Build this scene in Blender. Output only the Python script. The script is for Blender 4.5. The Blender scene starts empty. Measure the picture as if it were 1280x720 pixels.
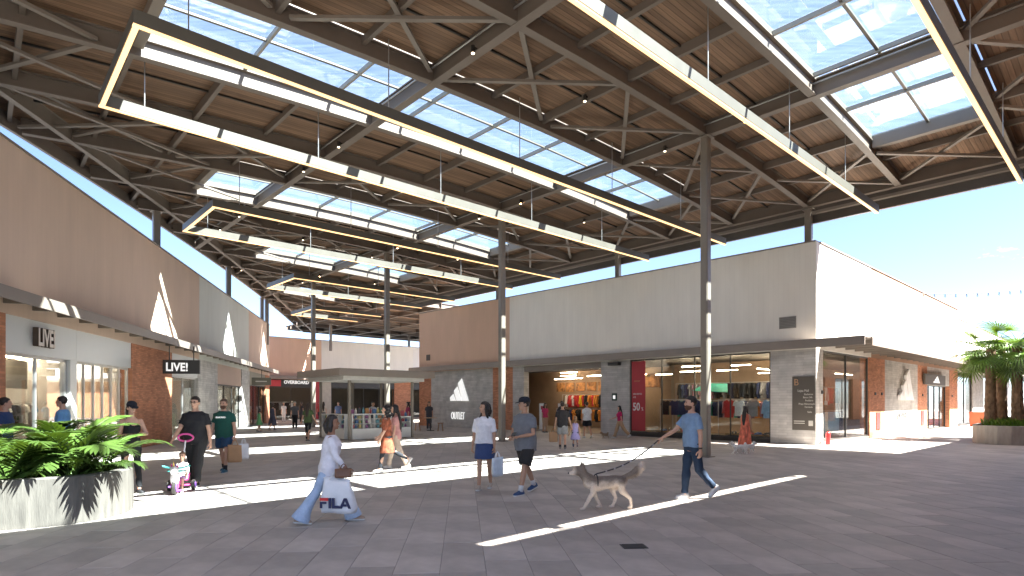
import bpy, bmesh, math, random
from mathutils import Vector, Matrix, noise
random.seed(11)
RAD = math.radians
S = bpy.context.scene
COL = S.collection
Z3 = Vector((0, 0, 1))

# ------------------------------------------------------------------ camera, sky, sun, exposure
EYE = 1.65
cam = bpy.data.cameras.new('camera'); camo = bpy.data.objects.new('camera', cam); COL.objects.link(camo)
camo.location = (0, 0, EYE); camo.rotation_euler = (RAD(90), 0, 0)
cam.sensor_width = 36.0; cam.lens = 730/1280*36; cam.shift_y = 142/1280
cam.clip_start = .05; cam.clip_end = 3000
S.camera = camo
S.render.resolution_x = 1024; S.render.resolution_y = 576

U = Vector((-math.sin(RAD(42.6)), math.cos(RAD(42.6)), 0))      # along the rows of columns
V = Vector((math.cos(RAD(42.6)), math.sin(RAD(42.6)), 0))       # along the roof beams
A0 = Vector((5.79, 17.46, 0))                                     # foot of the nearest column
def ST(s, t, z=0.0): return A0 + U*s + V*t + Z3*z
sun_to = (-(U*.70 - V*.29) + Z3).normalized()
elev = math.asin(sun_to.z); azim = math.atan2(sun_to.x, sun_to.y)

W = bpy.data.worlds.new('World'); S.world = W; W.use_nodes = True
nt = W.node_tree; bg = nt.nodes['Background']
sky = nt.nodes.new('ShaderNodeTexSky'); sky.sky_type = 'NISHITA'; sky.sun_disc = False
sky.sun_elevation = elev; sky.sun_rotation = azim; sky.air_density = .5; sky.dust_density = .9; sky.ozone_density = 1.0
tc = nt.nodes.new('ShaderNodeTexCoord'); mp = nt.nodes.new('ShaderNodeMapping'); mp.inputs['Scale'].default_value = (1, 1, 2.6)
nz = nt.nodes.new('ShaderNodeTexNoise'); nz.inputs['Scale'].default_value = 5.5; nz.inputs['Detail'].default_value = 9; nz.inputs['Roughness'].default_value = .62
cr = nt.nodes.new('ShaderNodeValToRGB'); cr.color_ramp.elements[0].position = .62; cr.color_ramp.elements[1].position = .80
mx = nt.nodes.new('ShaderNodeMixRGB'); mx.inputs[2].default_value = (11, 11, 11, 1)
L = nt.links.new
L(tc.outputs['Generated'], mp.inputs[0]); L(mp.outputs[0], nz.inputs['Vector']); L(nz.outputs[0], cr.inputs[0])
L(cr.outputs[0], mx.inputs[0]); L(sky.outputs[0], mx.inputs[1]); L(mx.outputs[0], bg.inputs[0])
bg.inputs[1].default_value = .05

sl = bpy.data.lights.new('sun', 'SUN'); sl.energy = 4.7; sl.angle = RAD(.53); sl.color = (1, .955, .885)
so = bpy.data.objects.new('sun', sl); COL.objects.link(so)
so.rotation_euler = (-sun_to).to_track_quat('-Z', 'Y').to_euler()
S.view_settings.view_transform = 'Standard'; S.view_settings.look = 'None'; S.view_settings.gamma = 1
S.view_settings.exposure = 3.36; S.view_settings.use_curve_mapping = False
S.cycles.max_bounces = 10; S.cycles.diffuse_bounces = 5; S.cycles.glossy_bounces = 4; S.cycles.transparent_max_bounces = 24
S.cycles.transmission_bounces = 6; S.cycles.caustics_reflective = False; S.cycles.caustics_refractive = False
S.cycles.sample_clamp_indirect = 6

# ------------------------------------------------------------------ materials
MATS = {}
def hexc(c): return (c[0], c[1], c[2], 1)
def mat(name, col, rough=.7, var=.12, scale=3.0, bump=0.0, bscale=40, metal=0.0, stretch=(1, 1, 1), island=0.0, objrand=0.0, coat=0.0, dirt=0.0, spec=.5, sss=0):
    if name in MATS: return MATS[name]
    m = bpy.data.materials.new(name); m.use_nodes = True; n = m.node_tree.nodes; l = m.node_tree.links.new
    p = n['Principled BSDF']; p.inputs['Roughness'].default_value = rough; p.inputs['Metallic'].default_value = metal
    p.inputs['Specular IOR Level'].default_value = spec
    if coat: p.inputs['Coat Weight'].default_value = coat
    t = n.new('ShaderNodeTexCoord'); mpn = n.new('ShaderNodeMapping'); mpn.inputs['Scale'].default_value = stretch
    l(t.outputs['Object'], mpn.inputs[0])
    a = n.new('ShaderNodeTexNoise'); a.inputs['Scale'].default_value = scale; a.inputs['Detail'].default_value = 6; a.inputs['Roughness'].default_value = .6
    l(mpn.outputs[0], a.inputs['Vector'])
    rmp = n.new('ShaderNodeMapRange'); rmp.inputs[1].default_value = .3; rmp.inputs[2].default_value = .7
    rmp.inputs[3].default_value = 1-var; rmp.inputs[4].default_value = 1+var
    l(a.outputs[0], rmp.inputs[0])
    val = rmp.outputs[0]
    def mul(x, y):
        k = n.new('ShaderNodeMath'); k.operation = 'MULTIPLY'; l(x, k.inputs[0]); l(y, k.inputs[1]); return k.outputs[0]
    def rng(src, amt):
        q = n.new('ShaderNodeMapRange'); q.inputs[3].default_value = 1-amt; q.inputs[4].default_value = 1+amt; l(src, q.inputs[0]); return q.outputs[0]
    if island:
        g = n.new('ShaderNodeNewGeometry'); val = mul(val, rng(g.outputs['Random Per Island'], island))
    if objrand:
        g = n.new('ShaderNodeObjectInfo'); val = mul(val, rng(g.outputs['Random'], objrand))
    if dirt:
        b = n.new('ShaderNodeTexNoise'); b.inputs['Scale'].default_value = scale*.13; b.inputs['Detail'].default_value = 8; l(t.outputs['Object'], b.inputs['Vector'])
        val = mul(val, rng(b.outputs[0], dirt*2))
    vm = n.new('ShaderNodeVectorMath'); vm.operation = 'SCALE'; vm.inputs[0].default_value = col; l(val, vm.inputs['Scale'])
    l(vm.outputs[0], p.inputs['Base Color'])
    if rough < .9:
        rr = n.new('ShaderNodeMapRange'); rr.inputs[3].default_value = max(0, rough-.1); rr.inputs[4].default_value = min(1, rough+.1); l(a.outputs[0], rr.inputs[0]); l(rr.outputs[0], p.inputs['Roughness'])
    if bump:
        b2 = n.new('ShaderNodeTexNoise'); b2.inputs['Scale'].default_value = bscale; b2.inputs['Detail'].default_value = 5; l(mpn.outputs[0], b2.inputs['Vector'])
        bp = n.new('ShaderNodeBump'); bp.inputs['Strength'].default_value = bump; bp.inputs['Distance'].default_value = .02
        l(b2.outputs[0], bp.inputs['Height']); l(bp.outputs[0], p.inputs['Normal'])
    MATS[name] = m; return m
def emis(name, col, st):
    if name in MATS: return MATS[name]
    m = bpy.data.materials.new(name); m.use_nodes = True; p = m.node_tree.nodes['Principled BSDF']
    p.inputs['Base Color'].default_value = hexc(col); p.inputs['Emission Color'].default_value = hexc(col); p.inputs['Emission Strength'].default_value = st
    MATS[name] = m; return m
def glass(name, tint, refl=1.0, haze=0.0, hazecol=(.8, .85, .9), rough=.01, ior=1.5):
    if name in MATS: return MATS[name]
    m = bpy.data.materials.new(name); m.use_nodes = True; n = m.node_tree.nodes; l = m.node_tree.links.new
    n.remove(n['Principled BSDF']); o = n['Material Output']
    tr = n.new('ShaderNodeBsdfTransparent'); tr.inputs[0].default_value = hexc(tint)
    gl = n.new('ShaderNodeBsdfGlossy'); gl.inputs['Roughness'].default_value = rough
    fr = n.new('ShaderNodeFresnel'); fr.inputs[0].default_value = ior
    k = n.new('ShaderNodeMath'); k.operation = 'MULTIPLY'; k.inputs[1].default_value = refl; l(fr.outputs[0], k.inputs[0])
    ms = n.new('ShaderNodeMixShader'); l(k.outputs[0], ms.inputs[0])
    if haze:
        tl = n.new('ShaderNodeBsdfTranslucent'); tl.inputs[0].default_value = hexc(hazecol)
        t = n.new('ShaderNodeTexCoord'); mpn = n.new('ShaderNodeMapping'); mpn.inputs['Scale'].default_value = (.6, 7, 1)
        nz = n.new('ShaderNodeTexNoise'); nz.inputs['Scale'].default_value = 1.6; nz.inputs['Detail'].default_value = 6
        l(t.outputs['Object'], mpn.inputs[0]); l(mpn.outputs[0], nz.inputs['Vector'])
        mr = n.new('ShaderNodeMapRange'); mr.inputs[1].default_value = .3; mr.inputs[2].default_value = .75; mr.inputs[3].default_value = haze*.4; mr.inputs[4].default_value = haze*1.7
        l(nz.outputs[0], mr.inputs[0])
        m2 = n.new('ShaderNodeMixShader'); l(mr.outputs[0], m2.inputs[0]); l(tr.outputs[0], m2.inputs[1]); l(tl.outputs[0], m2.inputs[2])
        l(m2.outputs[0], ms.inputs[1])
    else: l(tr.outputs[0], ms.inputs[1])
    l(gl.outputs[0], ms.inputs[2]); l(ms.outputs[0], o.inputs[0])
    MATS[name] = m; return m
def courses(name, col, mortar, yaw, bw, bh, ms=.008, var=.18, rough=.85, bump=.6, offset=.5):
    """small masonry courses on a wall whose run makes the angle yaw with world X"""
    if name in MATS: return MATS[name]
    m = bpy.data.materials.new(name); m.use_nodes = True; n = m.node_tree.nodes; l = m.node_tree.links.new
    p = n['Principled BSDF']; p.inputs['Roughness'].default_value = rough
    t = n.new('ShaderNodeTexCoord'); mpn = n.new('ShaderNodeMapping'); mpn.vector_type = 'TEXTURE'; mpn.inputs['Rotation'].default_value = (0, 0, yaw)
    l(t.outputs['Object'], mpn.inputs[0])
    sx = n.new('ShaderNodeSeparateXYZ'); l(mpn.outputs[0], sx.inputs[0])
    ad = n.new('ShaderNodeMath'); l(sx.outputs[0], ad.inputs[0]); l(sx.outputs[1], ad.inputs[1])
    cx = n.new('ShaderNodeCombineXYZ'); l(ad.outputs[0], cx.inputs[0]); l(sx.outputs[2], cx.inputs[1])
    b = n.new('ShaderNodeTexBrick'); b.offset = offset
    b.inputs['Scale'].default_value = 1; b.inputs['Brick Width'].default_value = bw; b.inputs['Row Height'].default_value = bh; b.inputs['Mortar Size'].default_value = ms
    c1 = tuple(x*(1-var) for x in col); c2 = tuple(x*(1+var) for x in col)
    b.inputs['Color1'].default_value = hexc(c1); b.inputs['Color2'].default_value = hexc(c2); b.inputs['Mortar'].default_value = hexc(mortar)
    l(cx.outputs[0], b.inputs['Vector'])
    nz = n.new('ShaderNodeTexNoise'); nz.inputs['Scale'].default_value = 2.2; nz.inputs['Detail'].default_value = 8; l(t.outputs['Object'], nz.inputs['Vector'])
    mr = n.new('ShaderNodeMapRange'); mr.inputs[1].default_value = .25; mr.inputs[2].default_value = .75; mr.inputs[3].default_value = .8; mr.inputs[4].default_value = 1.2; l(nz.outputs[0], mr.inputs[0])
    vm = n.new('ShaderNodeVectorMath'); vm.operation = 'SCALE'; l(b.outputs[0], vm.inputs[0]); l(mr.outputs[0], vm.inputs['Scale']); l(vm.outputs[0], p.inputs['Base Color'])
    bp = n.new('ShaderNodeBump'); bp.invert = True; bp.inputs['Strength'].default_value = bump; bp.inputs['Distance'].default_value = .01; l(b.outputs['Fac'], bp.inputs['Height'])
    nb = n.new('ShaderNodeTexNoise'); nb.inputs['Scale'].default_value = 60; l(t.outputs['Object'], nb.inputs['Vector'])
    b2 = n.new('ShaderNodeBump'); b2.inputs['Strength'].default_value = .2; b2.inputs['Distance'].default_value = .01; l(nb.outputs[0], b2.inputs['Height']); l(bp.outputs[0], b2.inputs['Normal']); l(b2.outputs[0], p.inputs['Normal'])
    MATS[name] = m; return m
def ribbed(name, col, yaw, pitch, rough=.75, var=.12, depth=.006, board=0.0, strength=.6):
    """fine ribs or boards running at angle yaw (world), for the ceiling boards and the fluted wall panels (vertical ribs when board=0)"""
    if name in MATS: return MATS[name]
    m = bpy.data.materials.new(name); m.use_nodes = True; n = m.node_tree.nodes; l = m.node_tree.links.new
    p = n['Principled BSDF']; p.inputs['Roughness'].default_value = rough; p.inputs['Specular IOR Level'].default_value = .35
    t = n.new('ShaderNodeTexCoord'); mpn = n.new('ShaderNodeMapping'); mpn.vector_type = 'TEXTURE'; mpn.inputs['Rotation'].default_value = (0, 0, yaw); l(t.outputs['Object'], mpn.inputs[0])
    sx = n.new('ShaderNodeSeparateXYZ'); l(mpn.outputs[0], sx.inputs[0])
    src = sx.outputs[1] if board else sx.outputs[0]
    dv = n.new('ShaderNodeMath'); dv.operation = 'DIVIDE'; dv.inputs[1].default_value = pitch; l(src, dv.inputs[0])
    fr = n.new('ShaderNodeMath'); fr.operation = 'FRACT'; l(dv.outputs[0], fr.inputs[0])
    pp = n.new('ShaderNodeMath'); pp.operation = 'PINGPONG'; pp.inputs[1].default_value = .5; l(dv.outputs[0], pp.inputs[0])
    st = n.new('ShaderNodeMapRange'); st.inputs[1].default_value = .02; st.inputs[2].default_value = .12; l(pp.outputs[0], st.inputs[0])
    fl = n.new('ShaderNodeMath'); fl.operation = 'FLOOR'; l(dv.outputs[0], fl.inputs[0])
    wn = n.new('ShaderNodeTexWhiteNoise'); wn.noise_dimensions = '1D'; l(fl.outputs[0], wn.inputs['W'])
    nz = n.new('ShaderNodeTexNoise'); nz.inputs['Detail'].default_value = 7; nz.inputs['Scale'].default_value = 2.0
    m3 = n.new('ShaderNodeMapping'); m3.inputs['Scale'].default_value = (.5, 9, 1) if board else (1, 1, .25); l(mpn.outputs[0], m3.inputs[0]); l(m3.outputs[0], nz.inputs['Vector'])
    r1 = n.new('ShaderNodeMapRange'); r1.inputs[1].default_value = .25; r1.inputs[2].default_value = .75; r1.inputs[3].default_value = 1-var; r1.inputs[4].default_value = 1+var; l(nz.outputs[0], r1.inputs[0])
    r2 = n.new('ShaderNodeMapRange'); r2.inputs[3].default_value = 1-var*(board or .15); r2.inputs[4].default_value = 1+var*(board or .15); l(wn.outputs[0], r2.inputs[0])
    r3 = n.new('ShaderNodeMapRange'); r3.inputs[3].default_value = .6 if board else .975; r3.inputs[4].default_value = 1; l(st.outputs[0], r3.inputs[0])
    a = n.new('ShaderNodeMath'); a.operation = 'MULTIPLY'; l(r1.outputs[0], a.inputs[0]); l(r2.outputs[0], a.inputs[1])
    b = n.new('ShaderNodeMath'); b.operation = 'MULTIPLY'; l(a.outputs[0], b.inputs[0]); l(r3.outputs[0], b.inputs[1])
    val = b.outputs[0]
    if board:
        oi = n.new('ShaderNodeObjectInfo'); r4 = n.new('ShaderNodeMapRange'); r4.inputs[3].default_value = .86; r4.inputs[4].default_value = 1.14; l(oi.outputs['Random'], r4.inputs[0])
        c = n.new('ShaderNodeMath'); c.operation = 'MULTIPLY'; l(val, c.inputs[0]); l(r4.outputs[0], c.inputs[1]); val = c.outputs[0]
    vm = n.new('ShaderNodeVectorMath'); vm.operation = 'SCALE'; vm.inputs[0].default_value = col; l(val, vm.inputs['Scale']); l(vm.outputs[0], p.inputs['Base Color'])
    bp = n.new('ShaderNodeBump'); bp.inputs['Strength'].default_value = strength; bp.inputs['Distance'].default_value = depth; l(st.outputs[0], bp.inputs['Height']); l(bp.outputs[0], p.inputs['Normal'])
    MATS[name] = m; return m

M_STEEL = mat('painted steel', (.175, .145, .12), .5, .08, 1.5, metal=.0)
M_STEEL2 = mat('painted steel brace', (.225, .195, .165), .5, .06, 1.5)
M_COLUMN = mat('painted column steel', (.21, .185, .155), .35, .1, 2, stretch=(1, 1, .2))
M_DARK = mat('dark metal', (.03, .027, .024), .45, .1, 3)
M_FASCIA = mat('canopy fascia metal', (.24, .205, .175), .45, .08, 1.2, dirt=.1)
M_CREAM = mat('cream painted aluminium', (.112, .104, .088), .45, .05, 2)
M_ALU = mat('aluminium', (.45, .45, .44), .35, .05, 3, metal=.6)
M_WHITE = mat('white paint', (.72, .72, .70), .6, .04, 2)
M_GLASSF = glass('shop glass', (.96, .975, .965), .55)
M_GLASSR = glass('skylight glass', (.885, .942, .962), .16, haze=.022, hazecol=(.7, .85, 1.0))
M_LED = emis('warm diffuser', (1, .58, .26), .22)
M_SPOT = emis('spot lamp lens', (1, .78, .50), 1.0)
M_SHOPLIGHT = emis('shop lamp', (1, .82, .58), 7)

# ------------------------------------------------------------------ object helpers
def wm(o):
    m = o.matrix_basis.copy()
    if o.parent: m = wm(o.parent) @ o.matrix_parent_inverse @ m
    return m
def attach(c, p):
    c.parent = p; c.matrix_parent_inverse = wm(p).inverted(); return c
def tag(o, label=None, cat=None, group=None, kind=None):
    if label: o['label'] = label
    if cat: o['category'] = cat
    if group: o['group'] = group
    if kind: o['kind'] = kind
    return o
def empty(name, loc, rz=0.0, label=None, cat=None, group=None):
    o = bpy.data.objects.new(name, None); COL.objects.link(o); o.empty_display_size = .2
    o.location = loc; o.rotation_euler = (0, 0, rz)
    return tag(o, label, cat, group)
def link_copy(o, parent=None, name=None):
    c = o.copy(); COL.objects.link(c); c.parent = parent
    return c
def copy_tree(o, parent=None):
    c = o.copy(); COL.objects.link(c)
    c.parent = parent
    for ch in o.children: copy_tree(ch, c)
    return c
class MB:
    def __init__(s): s.v = []; s.f = []; s.m = []; s.mi = 0
    def add(s, vs, fs):
        o = len(s.v); s.v += [tuple(x) for x in vs]; s.f += [tuple(i+o for i in f) for f in fs]; s.m += [s.mi]*len(fs)
    def box(s, o, a, b, c):
        o = Vector(o); vs = [o, o+a, o+a+b, o+b, o+c, o+a+c, o+a+b+c, o+b+c]
        fs = [(0, 3, 2, 1), (4, 5, 6, 7), (0, 1, 5, 4), (1, 2, 6, 5), (2, 3, 7, 6), (3, 0, 4, 7)]
        if Vector(a).cross(Vector(b)).dot(Vector(c)) < 0: fs = [f[::-1] for f in fs]
        s.add(vs, fs)
    def abox(s, x0, x1, y0, y1, z0, z1): s.box((x0, y0, z0), Vector((x1-x0, 0, 0)), Vector((0, y1-y0, 0)), Vector((0, 0, z1-z0)))
    def bar(s, p0, p1, w, h, up=Z3):
        p0 = Vector(p0); p1 = Vector(p1); d = p1-p0; sd = d.cross(up)
        if sd.length < 1e-6: sd = Vector((1, 0, 0))
        sd.normalize(); uu = sd.cross(d).normalized()
        s.box(p0-sd*w/2-uu*h/2, sd*w, uu*h, d)
    def prism(s, prof, pts, up=Z3):
        """profile (side, up) swept along a polyline"""
        pts = [Vector(p) for p in pts]; n = len(prof); vs = []
        for i, p in enumerate(pts):
            d = (pts[min(i+1, len(pts)-1)]-pts[max(i-1, 0)]).normalized(); sd = d.cross(up).normalized(); uu = sd.cross(d)
            vs += [p+sd*a+uu*b for a, b in prof]
        fs = []
        for i in range(len(pts)-1):
            for j in range(n):
                k = (j+1) % n; fs.append((i*n+j, i*n+k, (i+1)*n+k, (i+1)*n+j))
        fs.append(tuple(range(n))[::-1]); fs.append(tuple(range((len(pts)-1)*n, len(pts)*n)))
        s.add(vs, fs)
    def loft(s, rings):
        n = len(rings[0]); vs = [p for r in rings for p in r]; fs = []
        for i in range(len(rings)-1):
            for j in range(n):
                k = (j+1) % n; fs.append((i*n+j, i*n+k, (i+1)*n+k, (i+1)*n+j))
        fs.append(tuple(range(n))[::-1]); fs.append(tuple(range((len(rings)-1)*n, len(rings)*n)))
        s.add(vs, fs)
    def tube(s, pts, rad, n=8, flat=1.0, round_ends=True, ref=Vector((0, 1, 0))):
        pts = [Vector(p) for p in pts]
        if not hasattr(rad, '__len__'): rad = [rad]*len(pts)
        P = list(zip(pts, rad))
        if round_ends:
            d0 = (pts[0]-pts[1]).normalized(); d1 = (pts[-1]-pts[-2]).normalized(); r0, r1 = rad[0], rad[-1]
            P = [(pts[0]+d0*r0*.9, r0*.35), (pts[0]+d0*r0*.55, r0*.8)] + P + [(pts[-1]+d1*r1*.55, r1*.8), (pts[-1]+d1*r1*.9, r1*.35)]
        rings = []; prev = None
        for i, (p, r) in enumerate(P):
            d = (P[min(i+1, len(P)-1)][0]-P[max(i-1, 0)][0]).normalized()
            if prev is None:
                a = d.cross(ref)
                if a.length < .05: a = d.cross(Vector((1, 0, 0)))
            else: a = prev - d*prev.dot(d)
            a.normalize(); prev = a; b = d.cross(a)
            rings.append([p+a*math.cos(2*math.pi*k/n)*r+b*math.sin(2*math.pi*k/n)*r*flat for k in range(n)])
        s.loft(rings)
    def ell(s, c, r, n=10, m=6, rot=None):
        c = Vector(c); rings = []
        for i in range(m+1):
            th = math.pi*(i+.12)/(m+.24); z = -math.cos(th); q = math.sin(th); ring = []
            for k in range(n):
                p = Vector((r[0]*q*math.cos(2*math.pi*k/n), r[1]*q*math.sin(2*math.pi*k/n), r[2]*z))
                ring.append(c+(rot @ p if rot else p))
            rings.append(ring)
        s.loft(rings)
    def cyl(s, c, axis, r, h, n=16):
        c = Vector(c); axis = Vector(axis).normalized(); s.tube([c-axis*h/2, c+axis*h/2], r, n, round_ends=False)
    def build(s, name, mats, parent=None, smooth=False, local=False, bevel=0):
        me = bpy.data.meshes.new(name); me.from_pydata(s.v, [], s.f)
        if not isinstance(mats, (list, tuple)): mats = [mats]
        for m in mats: me.materials.append(m)
        if len(mats) > 1:
            for p, i in zip(me.polygons, s.m): p.material_index = i
        if smooth: me.polygons.foreach_set('use_smooth', [True]*len(me.polygons))
        me.update()
        o = bpy.data.objects.new(name, me); COL.objects.link(o)
        if bevel:
            b = o.modifiers.new('bevel', 'BEVEL'); b.width = bevel; b.segments = 2; b.limit_method = 'ANGLE'
        if parent:
            if local: o.parent = parent
            else: attach(o, parent)
        return o
class Fac:
    """a facade: r runs along it from its start, o outwards, z up"""
    def __init__(s, P, d, n): s.P = Vector((P[0], P[1], 0)); s.d = Vector((d[0], d[1], 0)).normalized(); s.n = Vector((n[0], n[1], 0)).normalized()
    def p(s, r, o=0, z=0): return s.P+s.d*r+s.n*o+Z3*z
    def box(s, mb, r0, r1, o0, o1, z0, z1): mb.box(s.p(r0, o0, z0), s.d*(r1-r0), s.n*(o1-o0), Z3*(z1-z0))
    def part(s, name, m, parent, r0, r1, o0, o1, z0, z1, bevel=0):
        mb = MB(); s.box(mb, r0, r1, o0, o1, z0, z1); return mb.build(name, m, parent, bevel=bevel)
    @property
    def yaw(s): return math.atan2(s.d.y, s.d.x)
    def mtx(s, r, o, z, flip=False):
        """matrix whose x runs along the reading direction on the wall, y up, z outwards"""
        x = s.d if not flip else -s.d
        M = Matrix((x, Z3, s.n)).transposed().to_4x4(); M.translation = s.p(r, o, z); return M
def text_obj(name, body, size, mtx, m, parent=None, extrude=.01, sx=1.0, align='LEFT', bold=0.0):
    c = bpy.data.curves.new(name, 'FONT'); c.body = body; c.size = size; c.extrude = extrude; c.align_x = align; c.offset = bold; c.resolution_u = 3
    tmp = bpy.data.objects.new('tmp', c); COL.objects.link(tmp)
    dg = bpy.context.evaluated_depsgraph_get(); me = bpy.data.meshes.new_from_object(tmp.evaluated_get(dg)); bpy.data.objects.remove(tmp)
    me.transform(mtx @ Matrix.Diagonal((sx, 1, 1, 1))); me.name = name; me.materials.clear(); me.materials.append(m)
    o = bpy.data.objects.new(name, me); COL.objects.link(o)
    if parent: attach(o, parent)
    return o
# ------------------------------------------------------------------ ground
M_GROUND = mat('ground bed', (.10, .095, .09), .9, .1, 2)
mb = MB(); mb.add([(-400, -200, -.035), (400, -200, -.035), (400, 700, -.035), (-400, 700, -.035)], [(0, 1, 2, 3)])
ground = tag(mb.build('ground', M_GROUND), kind='structure')
M_TILE = mat('stone paver', (.40, .365, .335), .62, .17, 2.4, bump=.12, bscale=55, objrand=.12, dirt=.24, spec=.55)
M_TILE2 = mat('stone paver far', (.40, .365, .335), .62, .17, 2.4, bump=.12, bscale=55, island=.12, dirt=.24, spec=.55)
mb = MB(); mb.box((-90, -12, -.03), Vector((200, 0, 0)), Vector((0, 140, 0)), Z3*.022)
paving = tag(mb.build('pavement', mat('paver joint', (.22, .21, .20), .9, .1, 3)), kind='structure')
FA = RAD(90+4.8); FD = Vector((math.cos(FA), math.sin(FA), 0)); FS = Vector((FD.y, -FD.x, 0))   # paver run and its side
TW, TL = .45, 1.2
def tile_mesh(n):
    b = MB(); g = .0022; c = .004; w = TW/2-g; l = TL/2-g; z1 = 0.0
    ring = lambda a, e, z: [Vector((-a, -e, z)), Vector((a, -e, z)), Vector((a, e, z)), Vector((-a, e, z))]
    b.loft([ring(w, l, -.03), ring(w, l, z1-c), ring(w-c, l-c, z1)])
    me = bpy.data.meshes.new(n); me.from_pydata(b.v, [], b.f); me.materials.append(M_TILE); return me, b
TME, TB = tile_mesh('paver')
cells = []
for i in range(-140, 150):
    off = random.Random(i*7+3).random()*TL
    if i == -4: off = 0
    for j in range(-6, 62):
        c = FS*(i*TW)+FD*(j*TL+off)
        X, Y = c.x, c.y
        if Y < 4.2 or Y > 62 or abs(X) > Y*.905+.9: continue
        if X < -30 or X > 34: continue
        cells.append((Y+abs(X)*.15, c))
cells.sort(key=lambda q: q[0])
DRAIN = Vector((1.39, 6.66, 0))
rot = math.atan2(FD.y, FD.x)-math.pi/2
near = cells[:300]; far = cells[300:]
for _, c in near:
    o = bpy.data.objects.new('paver', TME); COL.objects.link(o); o.location = (c.x, c.y, -.004+random.uniform(-.0012, .0012)); o.rotation_euler = (0, 0, rot); attach(o, paving)
b = MB(); RT = Matrix.Rotation(rot, 3, 'Z')
tv = [RT @ Vector(v) for v in TB.v]
for _, c in far:
    b.add([v+Vector((c.x, c.y, -.004)) for v in tv], TB.f)
o = b.build('far_pavers', M_TILE2, paving); o['kind'] = 'stuff'
dr = empty('floor_drain', DRAIN, rot, 'small dark floor drain grate in the foreground paving', 'drain')
b = MB(); b.abox(-.14, .14, -.1, .1, -.002, .004)
b.build('frame', M_DARK, dr, local=True)
for i in range(6):
    b = MB(); b.abox(-.12, .12, -.082+i*.03, -.068+i*.03, .004, .010); b.build('grate_bar', mat('drain iron', (.06, .055, .05), .5), dr, local=True)

# ------------------------------------------------------------------ the big roof
ROW = 9.17; BAY = ROW/3; MOD = 1.925
def hz(t): return EYE+7.95-.0036*(min(t, 8.6)+3.2)**2        # underside of the beams
def tl(s): return -15.59+.627*(s-11.86)                      # left edge of the roof (oblique)
S0, S1, TR = -10.55, 52.4, 8.0
DEP = .42
WOODYAW = math.atan2(V.y, V.x)
M_WOOD = ribbed('ceiling boards', (.235, .147, .092), 0, .12, .65, .22, .008, board=1.0)
M_WOODW = ribbed('ceiling boards joined', (.235, .147, .092), WOODYAW, .12, .65, .22, .008, board=1.0)
roof = empty('canopy_roof', ST(0, 0), 0, 'vast arched brown steel and timber roof with skylights above the plaza', 'roof')
I = lambda d, w, tw, tf: [(-w/2, 0), (w/2, 0), (w/2, tf), (tw/2, tf), (tw/2, d-tf), (w/2, d-tf), (w/2, d), (-w/2, d), (-w/2, d-tf), (-tw/2, d-tf), (-tw/2, tf), (-w/2, tf)]
def tpoints(a, b_):
    ts = [a]+[k*MOD for k in range(-20, 20) if a+.05 < k*MOD < b_-.05]+[b_]; return ts
rows = [BAY*k for k in range(-3, 18)]
for s in rows:
    a = max(tl(s)+.25, -24)
    b = MB(); b.prism(I(DEP, .20, .03, .03), [ST(s, t, hz(t)) for t in tpoints(a, TR-.15)])
    b.build('roof_beam', M_STEEL, roof)
for t in (-23.1, -7.7, 0, 7.7):
    smax = min(S1-.2, 11.86+(t+15.59)/.627-.3)
    b = MB(); b.prism(I(DEP+.03, .22, .03, .03), [ST(S0+.1, t, hz(t)-.015), ST(smax, t, hz(t)-.015)])
    b.build('cross_beam', M_STEEL, roof)
for t in (-7.7, 0):
    b = MB(); b.tube([ST(S0+.3, t-.13, hz(t)+.30), ST(min(S1-.5, 11.86+(t+15.59)/.627-.5), t-.13, hz(t)+.30)], .022, 6, round_ends=False); b.build('conduit', M_ALU, roof)
# edge beams and fascias
def edge(name, pts, prof, m): b = MB(); b.prism(prof, pts); return b.build(name, m, roof)
els = [S0+.2+i*(S1-S0-.4)/24 for i in range(25)]
edge('edge_beam', [ST(s, tl(s)+1.35, hz(tl(s)+1.35)-.006) for s in els if tl(s)+1.35 > -24], I(.46, .16, .03, .03), M_STEEL2)
edge('fascia', [ST(s, tl(s)+.02, hz(tl(s))+.02) for s in els if tl(s) > -26], [(-.05, 0), (.05, 0), (.05, .62), (-.05, .62)], M_FASCIA)
edge('fascia', [ST(S0, TR+.05, 8.60), ST(29.5, TR+.05, 8.60)], [(-.06, 0), (.06, 0), (.06, 1.05), (-.06, 1.05)], mat('dark fascia metal', (.085, .072, .062), .4, .08, 1.5))
edge('gutter', [ST(S0, TR-.12, 8.92), ST(29.5, TR-.12, 8.92)], [(-.10, 0), (.10, 0), (.10, .10), (-.10, .10)], M_STEEL2)
edge('fascia', [ST(S0, t, hz(t)+DEP-.02) for t in tpoints(-24, TR)], [(-.05, 0), (.05, 0), (.05, .42), (-.05, .42)], M_FASCIA)
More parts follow.
